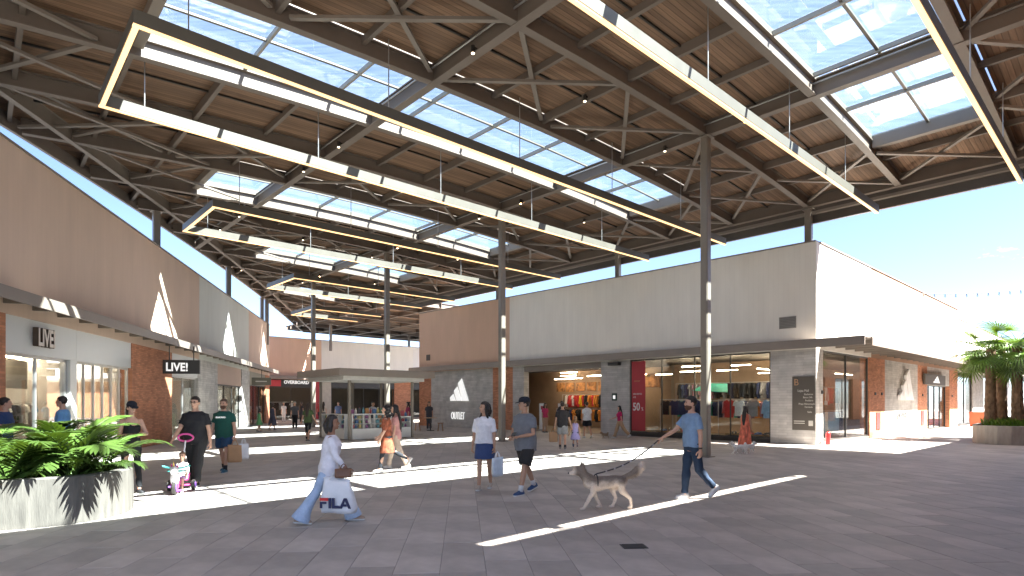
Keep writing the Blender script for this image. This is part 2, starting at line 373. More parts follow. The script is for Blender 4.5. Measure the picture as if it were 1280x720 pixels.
# skylights
SKY = {-1: (-22, 4.6), 0: (-13.45, 4.6), 1: (-10.0, 4.6), 2: (-4.7, 4.6), 3: (.4, 4.6)}
def in_sky(s, t):
    for k, (a, b_) in SKY.items():
        if ROW*k+BAY < s < ROW*k+2*BAY and a < t < b_: return True
    return False
M_MULL = mat('skylight bar', (.30, .285, .25), .45, .05, 2)
for k, (ta, tb) in SKY.items():
    n = round((tb-ta)/2.4); dt = (tb-ta)/n; sa = ROW*k+BAY; sb = sa+BAY; sm = (sa+sb)/2
    zt = lambda t: hz(t)+DEP+.10
    b = MB(); b.prism([(-.045, 0), (.045, 0), (.045, .16), (-.045, .16)], [ST(sa+.03, t, hz(t)+DEP) for t in tpoints(ta, tb)]); sk = b.build('skylight', M_CREAM, roof)
    b = MB(); b.prism([(-.045, 0), (.045, 0), (.045, .16), (-.045, .16)], [ST(sb-.03, t, hz(t)+DEP) for t in tpoints(ta, tb)]); b.build('curb', M_CREAM, sk)
    for t in (ta, tb):
        b = MB(); b.bar(ST(sa+.08, t, zt(t)-.14), ST(sb-.08, t, zt(t)-.14), .20, .40); b.build('end_curb', M_STEEL2, sk)
    b = MB(); b.prism([(-.035, 0), (.035, 0), (.035, .05), (-.035, .05)], [ST(sm, t, zt(t)-.07) for t in tpoints(ta, tb)]); b.build('centre_bar', M_CREAM, sk)
    for i in range(1, n):
        t = ta+i*dt; b = MB(); b.bar(ST(sa+.08, t, zt(t)-.06), ST(sb-.08, t, zt(t)-.06), .06, .11); b.build('glazing_bar', M_MULL, sk)
    for i in range(n):
        for (p, q) in ((sa+.075, sm-.02), (sm+.02, sb-.075)):
            t0, t1 = ta+i*dt+.02, ta+(i+1)*dt-.02
            b = MB(); z0, z1 = zt(t0), zt(t1); e = Z3*.012
            vs = [ST(p, t0, z0), ST(q, t0, z0), ST(q, t1, z1), ST(p, t1, z1)]
            b.add([x-ST(p, t0, z0) for x in vs]+[x+e-ST(p, t0, z0) for x in vs], [(0, 3, 2, 1), (4, 5, 6, 7), (0, 1, 5, 4), (1, 2, 6, 5), (2, 3, 7, 6), (3, 0, 4, 7)])
            o = b.build('pane', M_GLASSR); o.location = ST(p, t0, z0); attach(o, sk)
# timber deck panels
HB = BAY/2; cellsd = []
PLAIN = {}
def panel_mesh(w):
    if w in PLAIN: return PLAIN[w]
    b = MB(); b.abox(-MOD/2+.004, MOD/2-.004, -w/2, w/2, 0, .06); me = bpy.data.meshes.new('deck_panel'); me.from_pydata(b.v, [], b.f); me.materials.append(M_WOOD); PLAIN[w] = me; return me
for i in range(-7, 35):
    sa, sb = i*HB, (i+1)*HB
    if sa < S0+.6: sa = S0+.06
    if sb <= sa+.2 or sa > S1: continue
    slit = (i % 6 == 1)             # bay beside a skylight keeps a narrow slot of daylight
    for j in range(-13, 5):
        t0, t1 = j*MOD, min((j+1)*MOD, TR)
        if t1-t0 < .3: continue
        if t1 < min(tl(sa), tl(sb)): continue
        if t0 < -25: continue
        m_ = (t0+t1)/2; q = (sa+sb)/2
        if in_sky(q, m_) : 
            k = math.floor(q/ROW); a, e = SKY[k]
            continue
        # partial cell next to a skylight end
        k = math.floor(q/ROW)
        if i % 6 in (2, 3) and k in SKY:
            a, e = SKY[k]
            if t0 < e < t1: t0 = e+.06
            if t0 < a < t1: t1 = a-.06
        s_b = sb-.006
        if slit and k in SKY and SKY[k][0] < m_ < SKY[k][1]: s_b = sb-.135
        cellsd.append((t0, t1, sa+.006, s_b))
camst = Vector((0, 0, 0))
cellsd.sort(key=lambda c: (ST((c[2]+c[3])/2, (c[0]+c[1])/2)).length if ST((c[2]+c[3])/2, (c[0]+c[1])/2).y > 3 else 60+abs(ST((c[2]+c[3])/2, (c[0]+c[1])/2).x))
rest = MB(); npl = 0
for (t0, t1, sa, sb) in cellsd:
    ta, tb_ = max(t0, tl(sa)+.04), max(t0, tl(sb)+.04)
    if min(ta, tb_) >= t1-.02: continue
    ta = min(ta, t1-.01); tb_ = min(tb_, t1-.01)
    zf = lambda t: hz(t)+DEP+.004
    if npl < 300:
        if ta == t0 and tb_ == t0 and abs(t1-t0-MOD) < 1e-4:
            o = bpy.data.objects.new('deck_panel', panel_mesh(round(sb-sa, 3))); COL.objects.link(o)
            sl_ = math.atan2(zf(t1)-zf(t0), t1-t0)
            o.location = ST((sa+sb)/2, (t0+t1)/2, (zf(t0)+zf(t1))/2); o.rotation_euler = Matrix.Rotation(WOODYAW, 3, 'Z').__matmul__(Matrix.Rotation(-sl_, 3, 'Y')).to_euler()
            attach(o, roof)
        else:
            b = MB(); vs = [ST(sa, ta, zf(ta)), ST(sa, t1-.004, zf(t1)), ST(sb, t1-.004, zf(t1)), ST(sb, tb_, zf(tb_))]
            b.loft([vs, [x+Z3*.06 for x in vs]]); b.build('deck_panel', M_WOODW, roof)
        npl += 1
    else:
        vs = [ST(sa, ta, zf(ta)), ST(sa, t1-.004, zf(t1)), ST(sb, t1-.004, zf(t1)), ST(sb, tb_, zf(tb_))]
        rest.loft([vs, [x+Z3*.06 for x in vs]])
# the roof opens out to the right beyond the far end of the outlet store
for i in range(0, 15):
    for j in range(0, 10):
        sa, sb = 29.6+i*HB, 29.6+(i+1)*HB-.01; t0, t1 = TR+.1+j*MOD, TR+.1+(j+1)*MOD-.006; zf = lambda t: hz(t)+DEP+.004
        vs = [ST(sa, t0, zf(t0)), ST(sa, t1, zf(t1)), ST(sb, t1, zf(t1)), ST(sb, t0, zf(t0))]; rest.loft([vs, [x+Z3*.06 for x in vs]])
o = rest.build('far_deck_panels', M_WOODW, roof); o['kind'] = 'stuff'
# rain-tight skin above the boards so that no sun leaks through the joints
for k in range(-1, 6):
    pass
for s in [29.6+BAY*k for k in range(0, 8)]:
    b = MB(); b.prism(I(DEP, .18, .03, .03), [ST(s, TR-.1, hz(8)), ST(s, 27, hz(8))]); b.build('roof_beam', M_STEEL, roof)
for t in (11.5, 15.4, 19.2, 23.1):
    b = MB(); b.prism(I(DEP+.03, .18, .03, .03), [ST(29.4, t, hz(8)-.015), ST(S1, t, hz(8)-.015)]); b.build('cross_beam', M_STEEL, roof)
edge('fascia', [ST(S1, tl(S1), hz(8)-.05), ST(S1, 27, hz(8)-.05)], [(-.05, 0), (.05, 0), (.05, .6), (-.05, .6)], M_FASCIA)
# purlins
for j in range(-12, 5):
    if j % 4 == 0 and j != -8: continue
    t = j*MOD
    for k in range(-1, 6):
        sa, sb = ROW*k-BAY+.02, ROW*k+BAY-.02
        sa = max(sa, S0+.1); sb = min(sb, S1, 11.86+(t+15.59)/.627-.2)
        if sb-sa < .6: continue
        deep = .24 if j % 2 == 0 else .17
        b = MB(); b.prism([(-.05, -deep), (.05, -deep), (.05, 0), (-.05, 0)], [ST(sa, t, hz(t)+DEP), ST(sb, t, hz(t)+DEP)]); b.build('purlin', M_STEEL, roof)
    for k in range(-1, 5):   # purlins closing the bays beyond the skylight ends
        sa, sb = ROW*k+BAY+.02, ROW*k+2*BAY-.02
        if k in SKY and SKY[k][0]-.1 < t < SKY[k][1]+.1: continue
        sb = min(sb, 11.86+(t+15.59)/.627-.2)
        if sb-sa < .6: continue
        b = MB(); b.prism([(-.05, -.2), (.05, -.2), (.05, 0), (-.05, 0)], [ST(sa, t, hz(t)+DEP), ST(sb, t, hz(t)+DEP)]); b.build('purlin', M_STEEL, roof)
# thin joint rails along the middle of the bays
for i in range(-3, 17):
    if i % 3 == 1: continue
    s = (i+.5)*BAY
    if s < S0: continue
    a = max(tl(s)+.3, -20)
    b = MB(); b.prism([(-.02, -.05), (.02, -.05), (.02, 0), (-.02, 0)], [ST(s, t, hz(t)+DEP-.003) for t in tpoints(a, TR-.2)]); b.build('joint_rail', M_DARK, roof)
# diagonal wind bracing
def brace(sa, ta, sb, tb_, dz):
    d = .1
    b = MB(); b.bar(ST(sa, ta, hz(ta)+dz), ST(sb, tb_, hz(tb_)+dz), .11, .07); b.build('brace', M_STEEL2, roof)
for k in range(-1, 6):
    for j in range(-6, 2):
        ta, tb_ = j*2*MOD+.2, (j+1)*2*MOD-.2
        sa, sb = ROW*k+.15, ROW*k+BAY-.15
        if ta < tl(sb)+.2: continue
        brace(sa, ta, sb, tb_, .20); brace(sb, ta, sa, tb_, .12)
for i in range(-3, 14):      # the eave bays: bracing right across
    sa, sb = i*BAY+.12, (i+1)*BAY-.12
    if i % 3 != 0 : brace(sa, 4.75, sb, 7.5, .16); brace(sb, 4.75, sa, 7.5, .08)
    brace(sa, 7.75, sb, 7.75, .30)
for i in range(1, 15):       # left oblique edge
    sa, sb = i*BAY+.1, (i+1)*BAY-.1; e = 1.45
    if tl(sa)+e < -23: continue
    brace(sa, tl(sa)+e, sb, tl(sb)+e+3.6, .10)
    brace(sa, tl(sa)+e+3.6, sb, tl(sb)+e, .18)
    brace(sa+.2, tl(sa)+e+.3, sa+.2, tl(sa)+.1, .22)
# columns
def column(s, t, z0, w=.24):
    h = hz(t)-.018; p = ST(s, t); b = MB(); prof = []
    a = w/2; c = .03
    pts = [(-a+c, -a), (a-c, -a), (a, -a+c), (a, a-c), (a-c, a), (-a+c, a), (-a, a-c), (-a, -a+c)]
    b.loft([[p+V*x+U*y+Z3*z for x, y in pts] for z in (z0, h)])
    b.box(p-V*.2-U*.2+Z3*(h-.025), V*.4, U*.4, Z3*.02)
    o = b.build('column', M_COLUMN, roof); return o
for k in range(0, 5):
    c = column(k*ROW, 0, .0)
    b = MB(); p = ST(k*ROW, 0); b.box(p-V*.2-U*.2+Z3*.001, V*.4, U*.4, Z3*.018); b.build('base_plate', M_STEEL, c)
for k in (0, 1, 2): column(k*ROW, 7.85, 7.0, .25)
for s in (ROW, 18.34, 27.51, 36.68): column(s, -10.45+.6*(s-18.67), 6.0, .26)
column(44, 9, 6.5, .22); column(47.5, 20, 6.5, .22)
# ------------------------------------------------------------------ hanging light frames
ends = {-1: -22, 0: -14.05, 1: -10.27, 2: -3.85, 3: 1.2}
which = {-1: 'nearest long hanging light frame at the upper right under the skylight', 0: 'largest hanging light frame at the upper left with a glowing short end',
         1: 'second hanging light frame from the left planter side', 2: 'third hanging light frame further back under the roof', 3: 'farthest short hanging light frame deep under the roof'}
LZ = EYE+6.4; LH = .27; LW = .11
for k, ta in ends.items():
    tb_ = 6.5; sa, sb = ROW*k+4.6-1.85, ROW*k+4.6+1.85
    fr = empty('hanging_light_frame', ST((sa+sb)/2, (ta+tb_)/2, LZ), 0, which[k], 'light fixture', 'rectangular light frames hung under the roof')
    segs = [(sa, ta, sa, tb_, 0), (sb, ta, sb, tb_, 0), (sa, ta, sb, ta, 1)]
    for (s1, t1, s2, t2, e) in segs:
        d = LW/2+.001 if e else -LW/2
        p, q = (ST(s1+d, t1, LZ+.03), ST(s2-d, t2, LZ+.03)) if e else (ST(s1, t1+d, LZ+.03), ST(s2, t2, LZ+.03))
        b = MB(); b.prism([(-LW/2, 0), (LW/2, 0), (LW/2, LH-.03), (-LW/2, LH-.03)], [p, q]); o = b.build('light_bar', M_CREAM if not e else M_CREAM, fr)
        b = MB(); b.prism([(-LW/2+.012, -.028), (LW/2-.012, -.028), (LW/2-.012, -.001), (-LW/2+.012, -.001)], [p, q]); b.build('diffuser', M_LED, o)
    t = ta+.8
    while t < tb_:
        for s in (sa, sb):
            zt = hz(t)+DEP
            b = MB(); b.tube([ST(s, t, LZ+LH), ST(s, t, zt)], .013, 6, round_ends=False); b.build('suspension_rod', M_ALU, fr)
        t += 4.1
# spotlights on the beams
ORD = ['first', 'second', 'third', 'fourth', 'fifth', 'sixth', 'seventh', 'eighth', 'ninth', 'tenth', 'eleventh', 'twelfth', 'thirteenth', 'fourteenth']; cnt = {}
n = 0
for k in range(-1, 4):
    for t in (-9.6, -5.6, -1.8, 1.9, 5.6):
        for s in ((ROW*k+1.3, ROW*k-1.3) if t in (-9.6, -1.8) else (ROW*k+(1.3 if t < 0 else -1.3),)):
            tt = round(t/7.7)*7.7 if abs(t-round(t/7.7)*7.7) < 2 else round(t/3.85)*3.85
            if tt < tl(s)+1 or s < S0+.5: continue
            z = hz(tt)-.02 if abs(tt/7.7-round(tt/7.7)) < .01 else hz(tt)+DEP-.25
            cnt[k] = cnt.get(k, -1)+1
            sp = empty('spotlight', ST(s, tt-.14, z), 0, 'small lit roof spotlight, %s bay from the camera, %s from its left end' % (ORD[k+1], ORD[cnt[k]]), 'spotlight', 'spotlights under the roof')
            b = MB(); p = ST(s, tt-.16, z); b.tube([p+Z3*.12, p-Z3*.04], .05, 10, round_ends=False); b.bar(p+Z3*.1, p+Z3*.1+V*.14, .03, .03); b.build('housing', M_DARK, sp)
            b = MB(); b.tube([p-Z3*.041, p-Z3*.055], .036, 10, round_ends=False); b.build('lens', M_SPOT, sp)
# ------------------------------------------------------------------ buildings
def stone(yaw, n): return courses('grey stacked stone '+n, (.48, .465, .44), (.37, .36, .34), yaw, .62, .105, .006, .10)
def brick(yaw, n): return courses('terracotta brick '+n, (.50, .215, .115), (.38, .19, .11), yaw, .25, .065, .006, .2)
def plaster(col, n, yaw): return ribbed('fluted wall panel '+n, col, yaw, .20, .85, .05, .002, strength=.12)
TAN, TANL, OFFW, SAGE, TAN_DIMMED = (.66, .455, .335), (.65, .505, .405), (.79, .765, .705), (.63, .65, .61), (.40, .25, .17)  # last tint is the tan paint darkened against direct sun on the side
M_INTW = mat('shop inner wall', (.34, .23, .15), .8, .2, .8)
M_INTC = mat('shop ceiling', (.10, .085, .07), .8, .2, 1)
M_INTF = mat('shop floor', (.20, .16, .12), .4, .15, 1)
M_FRAME = mat('dark window frame', (.035, .034, .033), .4, .05, 2)
def upper(F, bld, spans, z0, z1, th=.35):
    for (r0, r1, c, n) in spans:
        F.part('wall', plaster(c, n, F.yaw), bld, r0+.004, r1-.004, -th, 0, z0, z1)
        F.part('parapet_cap', M_FASCIA, bld, r0+.002, r1-.002, -th-.04, .04, z1+.001, z1+.05)
def canopy(F, bld, r0, r1, out, z=4.05, h=.30, o0=.004, ribs=True):
    c = F.part('awning', M_FASCIA, bld, r0, r1, o0, out, z-.05, z)
    F.part('fascia', M_FASCIA, c, r0, r1, out-.05, out+.01, z-h, z-.052)
    if ribs:
        r = r0+.4
        while r < r1-.1:
            F.part('rib', M_STEEL2, c, r, r+.08, o0, out-.055, z-.20, z-.053); r += 1.15
    return c
def window(F, bld, r0, r1, z0, z1, nx=1, setb=.12, base=.0, m=None, fm=None, transom=None):
    fm = fm or M_FRAME; t = .06
    b = MB()
    F.box(b, r0, r1, -setb-.05, -setb+.03, z1-t, z1); F.box(b, r0, r1, -setb-.05, -setb+.03, z0, z0+t+base)
    F.box(b, r0, r0+t, -setb-.05, -setb+.03, z0+t+base, z1-t); F.box(b, r1-t, r1, -setb-.05, -setb+.03, z0+t+base, z1-t)
    w = b.build('window', fm, bld)
    for i in range(nx):
        a = r0+t+(r1-r0-2*t)*i/nx; c = r0+t+(r1-r0-2*t)*(i+1)/nx
        F.part('pane', m or M_GLASSF, w, a+.004, c-.004, -setb-.014, -setb-.002, z0+t+base, z1-t)
        if i: F.part('mullion', fm, w, a-.018, a+.018, -setb-.045, -setb+.025, z0+t+base, z1-t)
    return w
def triple(F, name, r, z, wd, ht, parent, m, o=.03, flip=False, slant=True, d=.05):
    """three slanting bars rising like a mountain"""
    sg = -1 if flip else 1
    for pts in ([(.02, 0), (.30, 0), (.18, .31), (.0, .15)], [(.36, 0), (.645, 0), (.40, .64), (.22, .46)], [(.67, 0), (1, 0), (.64, 1), (.44, .79)]):
        b = MB(); R_ = [[F.p(r+sg*px*wd, q, z+py*ht) for px, py in pts] for q in ((o, o+d) if not flip else (o+d, o))]
        b.loft(R_); b.build('logo_bar', m, parent)

# ---- the outlet store on the right (front faces the plaza, side faces the street)
bA = RAD(44.3)
FB = Fac((11.55, 22.18), (-math.sin(bA), math.cos(bA)), (-math.cos(bA), -math.sin(bA)))
FR = Fac((11.55, 22.18), V, -U)
store = empty('outlet_store_building', FB.P, 0, 'low outlet store with white and tan upper walls at the right of the plaza', 'building')
HT = 7.74; LW_ = 3.66
sB, bB = stone(FB.yaw, 'front'), brick(FB.yaw, 'front'); sR, bR = stone(FR.yaw, 'side'), brick(FR.yaw, 'side')
upper(FB, store, [(0.0, 16.74, OFFW, 'white front'), (16.74, 25.78, TAN, 'tan front')], LW_, HT)
upper(FR, store, [(.36, 6.54, OFFW, 'white side'), (6.54, 24.47, TAN_DIMMED, 'peach side')], LW_, HT)  # far span: tan paint with its colour lowered to offset the sun
upper(FR, store, [(24.48, 46, OFFW, 'white low side')], LW_, 7.14)
FRW = Fac(FR.p(.0, 0), V, -U)
FR.part('wall', plaster(OFFW, 'white side', FR.yaw), store, .004, .352, -.004, .004, LW_, HT)
FBe = Fac(FB.p(25.78), -FB.n, FB.d)       # far end wall
FBe.part('wall', plaster(TAN, 'tan end', FBe.yaw), store, .006, 10, -.3, 0, 0, HT)
b = MB(); b.loft([[FB.p(.05, -.36, z), FB.p(25.7, -.36, z), FB.p(25.7, -11, z), FR.p(46, -12, z), FR.p(46, -.36, z)] for z in (6.6, 6.8)]); b.build('flat_roof', M_GROUND, store)
# lower front
def pier(F, m, r0, r1, th=.4, z1=LW_, name='pier'): return F.part(name, m, store, r0, r1, -th, 0, 0, z1)
pier(FB, sB, 0.0, 1.71, .4); pier(FR, sR, .402, .70, .4)
pier(FB, sB, 8.41, 10.13); pier(FB, sB, 15.56, 16.47); pier(FB, bB, 16.475, 18.19); pier(FB, sB, 18.195, 24.39); pier(FB, bB, 24.395, 25.78)
FB.part('lintel', M_FASCIA, store, 10.135, 15.555, -.4, -.02, 3.34, LW_)
FB.part('plinth', M_DARK, store, 1.715, 8.405, -.2, -.02, 0, .16)
window(FB, store, 1.715, 8.405, .16, LW_, 4, .1)
canopy(FB, store, -1.75, 26.4, .45, 4.0, .33, ribs=False)
canopy(FR, store, .46, 46, 1.76, 4.005, .30)
# side: window, brick, stone, door, brick, window ...
window(FR, store, .71, 6.32, .1, LW_, 2, .1)
FR.part('plinth', M_FASCIA, store, .71, 6.32, -.2, -.01, 0, .1)
pier(FR, bR, 6.325, 8.58); pier(FR, sR, 8.585, 14.49); pier(FR, bR, 14.495, 16.55)
FR.part('lintel', sR, store, 16.555, 22.15, -.4, -.02, 2.62, LW_)
window(FR, store, 16.56, 22.145, .02, 2.62, 4, .25)
pier(FR, bR, 22.155, 24.47); window(FR, store, 24.475, 29.46, .1, LW_, 2, .1)
r = 29.465
for w, m in ((4, sR), (6, None), (2.2, bR), (4.2, sR)):
    if m: pier(FR, m, r, r+w)
    else: window(FR, store, r+.005, r+w-.005, .1, LW_, 2, .1)
    r += w+.005
# interior
def fbox_part(name, m, par, pts, z0, z1):
    b = MB(); b.loft([[p+Z3*z for p in pts] for z in (z0, z1)]); return b.build(name, m, par)
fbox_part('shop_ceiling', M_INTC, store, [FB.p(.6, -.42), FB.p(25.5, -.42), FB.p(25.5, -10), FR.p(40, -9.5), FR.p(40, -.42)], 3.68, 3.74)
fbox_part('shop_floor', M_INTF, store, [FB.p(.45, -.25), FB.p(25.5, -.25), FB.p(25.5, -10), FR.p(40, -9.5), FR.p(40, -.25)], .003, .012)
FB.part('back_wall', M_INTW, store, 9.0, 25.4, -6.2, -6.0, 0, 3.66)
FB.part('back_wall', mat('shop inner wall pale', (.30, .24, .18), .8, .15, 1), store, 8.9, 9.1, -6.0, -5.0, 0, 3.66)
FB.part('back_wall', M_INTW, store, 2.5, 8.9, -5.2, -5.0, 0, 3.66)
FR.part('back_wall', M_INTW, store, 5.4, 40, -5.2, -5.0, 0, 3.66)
FB.part('partition', mat('shop pillar', (.33, .28, .22), .8, .1, 1), store, 10.6, 12.2, -3.4, -3.0, 0, 3.66)
for (r0, o, z, ln) in [(11.5, -2.6, 3.1, 1.3), (13.3, -2.0, 3.3, 1.2), (14.6, -3.5, 3.2, 1.2), (13.0, -4.6, 3.2, 1.6), (15.2, -4.8, 3.1, 1.4), (16.6, -5.2, 3.1, 1.2), (10.8, -5.2, 3.2, 1.2), (12.4, -5.4, 3.25, .8), (4.2, -2.5, 3.1, 1.0), (6.4, -3.2, 3.15, 1.1), (3.2, -1.6, 3.25, .9), (5.6, -1.6, 3.3, .9), (2.6, -3.4, 2.95, 1.0), (7.4, -2.2, 3.0, .9)]:
    FB.part('ceiling_lamp', M_SHOPLIGHT, store, r0, r0+ln, o, o+.05, z, z+.03)
for (r0, o) in [(1.2, -1.9), (2.6, -1.9), (4.2, -1.9), (5.2, -3), (2.0, -3.2), (3.6, -3.4), (9.5, -2.5), (11, -2.5), (17.5, -2), (20, -2.5), (26, -2.2), (34, -2.4)]:
    FR.part('ceiling_lamp', M_SHOPLIGHT, store, r0, r0+1.0, o, o+.05, 3.1, 3.13)
for (r0, z) in [(10.4, 2.5), (12.8, 2.3)]:
    FB.part('picture', mat('shop picture', (.32, .14, .05), .6, .9, 3), store, r0, r0+1.1, -5.97, -5.92, z, z+.8)
for r0 in (13.2, 14.1, 15.0, 15.9, 16.8, 17.6):
    FB.part('picture', mat('shop picture warm', (.36, .16, .05), .6, .9, 4), store, r0, r0+.7, -5.97, -5.92, 2.2+random.uniform(0, .15), 2.9)
# posters, directory panel, logos and lettering
ban = FB.part('banner', mat('red banner', (.42, .04, .05), .6, .06, 1), store, 7.58, 8.34, -.092, -.085, .25, 3.58)
text_obj('lettering', '50', .52, FB.mtx(8.28, -.080, 1.23, True), M_WHITE, ban, .002, .78, bold=.012)
text_obj('lettering', '%', .24, FB.mtx(7.80, -.080, 1.22, True), M_WHITE, ban, .002, .7)
text_obj('lettering', 'DESCONTOS', .11, FB.mtx(8.26, -.080, 1.98, True), M_WHITE, ban, .002, .75)
text_obj('lettering', 'ATÉ', .11, FB.mtx(8.26, -.080, 1.82, True), M_WHITE, ban, .002, .8)
text_obj('lettering', 'OUTLET', .09, FB.mtx(8.2, -.080, 2.6, True), mat('gold lettering', (.5, .3, .12), .5), ban, .002, 1.0)
sg = FB.part('directory_panel', mat('brown sign panel', (.085, .075, .062), .6, .06, 1), store, .03, .86, .003, .03, .55, 2.62)
text_obj('lettering', 'B', .36, FB.mtx(.80, .032, 2.28, True), mat('copper lettering', (.42, .24, .13), .4), sg, .004, .9)
M_PALE = mat('pale lettering', (.55, .53, .48), .6)
for i, (tx, sz, x, z) in enumerate([('Lojas Mall', .13, .66, 2.03), ('Banheiros', .10, .42, 1.90), ('Banco 24h', .10, .46, 1.78), ('Fraldário', .10, .38, 1.66), ('Praça Alimentação', .10, .62, 1.53), ('Farmácia', .10, .40, 1.41), ('Saída', .10, .30, 1.22)]):
    text_obj('lettering', tx, sz, FB.mtx(x, .032, z, True), M_PALE, sg, .003, .8)
for i in range(2): FB.part('small_print', M_PALE, sg, .40, .80, .031, .034, .80+i*.08, .83+i*.08)
FB.part('print_panel', M_PALE, sg, .10, .26, .031, .034, .72, .92)
M_LOGO = emis('white lit sign', (.80, .80, .78), .085)
triple(FB, 'logo', 22.25, 1.70, 1.85, 1.42, store, M_LOGO, flip=True)
text_obj('lettering', 'OUTLET', .66, FB.mtx(22.2, .03, .52, True), M_LOGO, store, .02, .56, bold=.002)
M_WLOGO = mat('white metal logo', (.82, .82, .80), .5)
triple(FR, 'logo', 10.6, 1.72, 2.5, 1.62, store, M_WLOGO, d=.12)
text_obj('lettering', 'OUTLET', .55, FR.mtx(10.6, .03, .75), mat('grey metal letters', (.22, .22, .22), .4), store, .03, .75, bold=.01)
M_WLOGO = mat('white metal logo', (.82, .82, .80), .5)
bs = FR.part('shop_sign', mat('brown sign panel', (.085, .075, .062)), store, 15.4, 20.2, .05, .16, 2.62, 3.22)
triple(FR, 'logo', 17.2, 2.74, 1.5, .40, bs, M_LOGO, o=.162, d=.015)
FB.part('vent_grille', mat('vent grey', (.26, .245, .225), .6), store, .72, 1.36, .003, .03, 4.52, 4.98)
for i in range(7): FB.part('vent_slat', mat('vent slat', (.18, .17, .155), .6), store, .75, 1.33, .031, .042, 4.55+i*.06, 4.58+i*.06)
FB.part('vent_grille', M_DARK, store, 24.5, 24.9, .003, .04, 4.45, 4.85)
FB.part('floodlight', M_DARK, store, 8.9, 9.5, .02, .28, 3.42, 3.58)
g = FB.part('defibrillator_sign', mat('dark green sign', (.02, .05, .035), .5), store, 9.14, 9.42, .004, .05, 1.70, 2.06)
FB.part('sign_symbol', M_LOGO, g, 9.21, 9.35, .051, .055, 1.78, 1.96)
for rr in (.5, 7.0, 8.0, 15.4, 22.7):
    FR.part('switch_box', M_DARK, store, rr, rr+.12, .004, .05, 1.95, 2.08)
for rr, par in ((7.25, 'a'), (15.2, 'b')):
    FR.part('extinguisher_panel', mat('red panel', (.62, .03, .03), .5), store, rr, rr+.55, .004, .03, .35, 1.15)
ex = empty('fire_extinguisher', FR.p(.5, .25), 0, 'red fire extinguisher standing at the foot of the sunlit corner pier', 'fire extinguisher')
b = MB(); p = FR.p(.5, .25); b.tube([p+Z3*.03, p+Z3*.42], .085, 12); b.build('cylinder', mat('red enamel', (.5, .02, .02), .3), ex, smooth=True)
b = MB(); b.tube([p+Z3*.44, p+Z3*.56], .025, 8); b.bar(p+Z3*.55-V*.02, p+Z3*.60+V*.13, .03, .02); b.tube([p+Z3*.5+V*.03, p+V*.12+Z3*.4, p+V*.13+Z3*.15], .012, 6); b.build('valve', M_DARK, ex)
bn = empty('litter_bin', FR.p(25.6, .9), 0, 'squat orange-brown bin against the far brick pier of the sunny side wall', 'bin')
b = MB(); p = FR.p(25.6, .9)
b.loft([[p+V*x+U*y+Z3*z for x, y in ((-.45*q, -.4*q), (.45*q, -.4*q), (.45*q, .4*q), (-.45*q, .4*q))] for z, q in ((0, .92), (.9, 1.0))]); b.build('body', mat('terracotta plastic', (.45, .12, .05), .6), bn)
b = MB(); b.box(p-V*.47-U*.42+Z3*.901, V*.94, U*.84, Z3*.06); b.build('lid', mat('terracotta lid', (.36, .09, .04), .6), bn)
# tie rods holding the awning on the sunny side
for i in range(10):
    rr = 2.1+i*4.3
    rod = MB(); rod.tube([FR.p(rr, .02, 5.42), FR.p(rr, 1.68, 4.04)], .014, 6, round_ends=False); rod.build('tie_rod', M_STEEL2, store)
    rod = MB(); rod.tube([FR.p(rr, .03, 5.42), FR.p(rr+.45, .05, 4.03)], .010, 6, round_ends=False); rod.build('tie_rod', M_STEEL2, store)

# ---- left row of shops
FL = Fac((-13.5, 21.9), (-.2243, .9745), (.9745, .2243))
left = empty('left_shop_building', FL.p(-9), 0, 'long tan and sage shop building running away along the left edge', 'building')
sL, bL = stone(FL.yaw, 'left'), brick(FL.yaw, 'left')
def lp(name, m, *a, **k): return FL.part(name, m, left, *a, **k)
HL = 7.62
upper(FL, left, [(-22, 5.95, TANL, 'tan left'), (5.95, 16.89, SAGE, 'sage left'), (16.89, 24.4, TANL, 'tan left')], LW_, HL)
canopy(FL, left, -22, 24.4, .7, 4.08, .27)
lp('flat_roof', M_GROUND, -22, 24.3, -14, -.36, 6.3, 6.5)
FLe = Fac(FL.p(24.4), -FL.n, FL.d); FLe.part('wall', plaster(TANL, 'tan left end', FLe.yaw), left, .005, 14, -.3, -.002, 0, HL)
lp('brick_pier', bL, -12.3, -8.84, -.4, 0, 0, LW_); lp('brick_pier', bL, -1.83, 2.19, -.4, .0, 0, LW_)
lp('stone_pier', sL, 5.82, 9.22, -.4, 0, 0, LW_); lp('stone_pier', sL, 14.81, 17.14, -.4, 0, 0, LW_); lp('brick_pier', bL, 22.8, 24.4, -.4, 0, 0, LW_)
lp('stone_pier', sL, -22, -19, -.4, 0, 0, LW_); window(FL, left, -18.9, -12.4, .1, LW_, 3, .1)
M_PANEL = mat('white shop fascia panel', (.60, .62, .60), .35, .03, 1)
for (r0, r1) in ((-8.83, -5.58), (-5.57, -1.84)): lp('sign_panel', M_PANEL, r0, r1, -.3, -.03, 2.80, LW_)
lp('jamb', M_PANEL, -5.9, -5.55, -.3, -.03, 0, 2.795)
window(FL, left, -8.83, -5.905, .02, 2.795, 2, .15, fm=M_ALU); window(FL, left, -5.545, -1.84, .02, 2.795, 6, .15, fm=mat('pale frame', (.55, .53, .50), .5))
M_LIVE = mat('cream letters', (.66, .60, .52), .35, .05, 2)
text_obj('lettering', 'LIVE!', .60, FL.mtx(-7.74, .04, 3.05), mat('bronze letter sides', (.10, .07, .05), .5), left, .06, .62, bold=.026)  # dark copy behind the letters paints the shadow along their sides
text_obj('lettering', 'LIVE!', .60, FL.mtx(-7.74, .106, 3.05), M_LIVE, left, .004, .62, bold=.016)
lp('sign_panel', M_PANEL, 2.2, 5.81, -.3, -.03, 2.75, LW_); window(FL, left, 2.2, 5.81, .02, 2.745, 2, .15, fm=M_ALU)
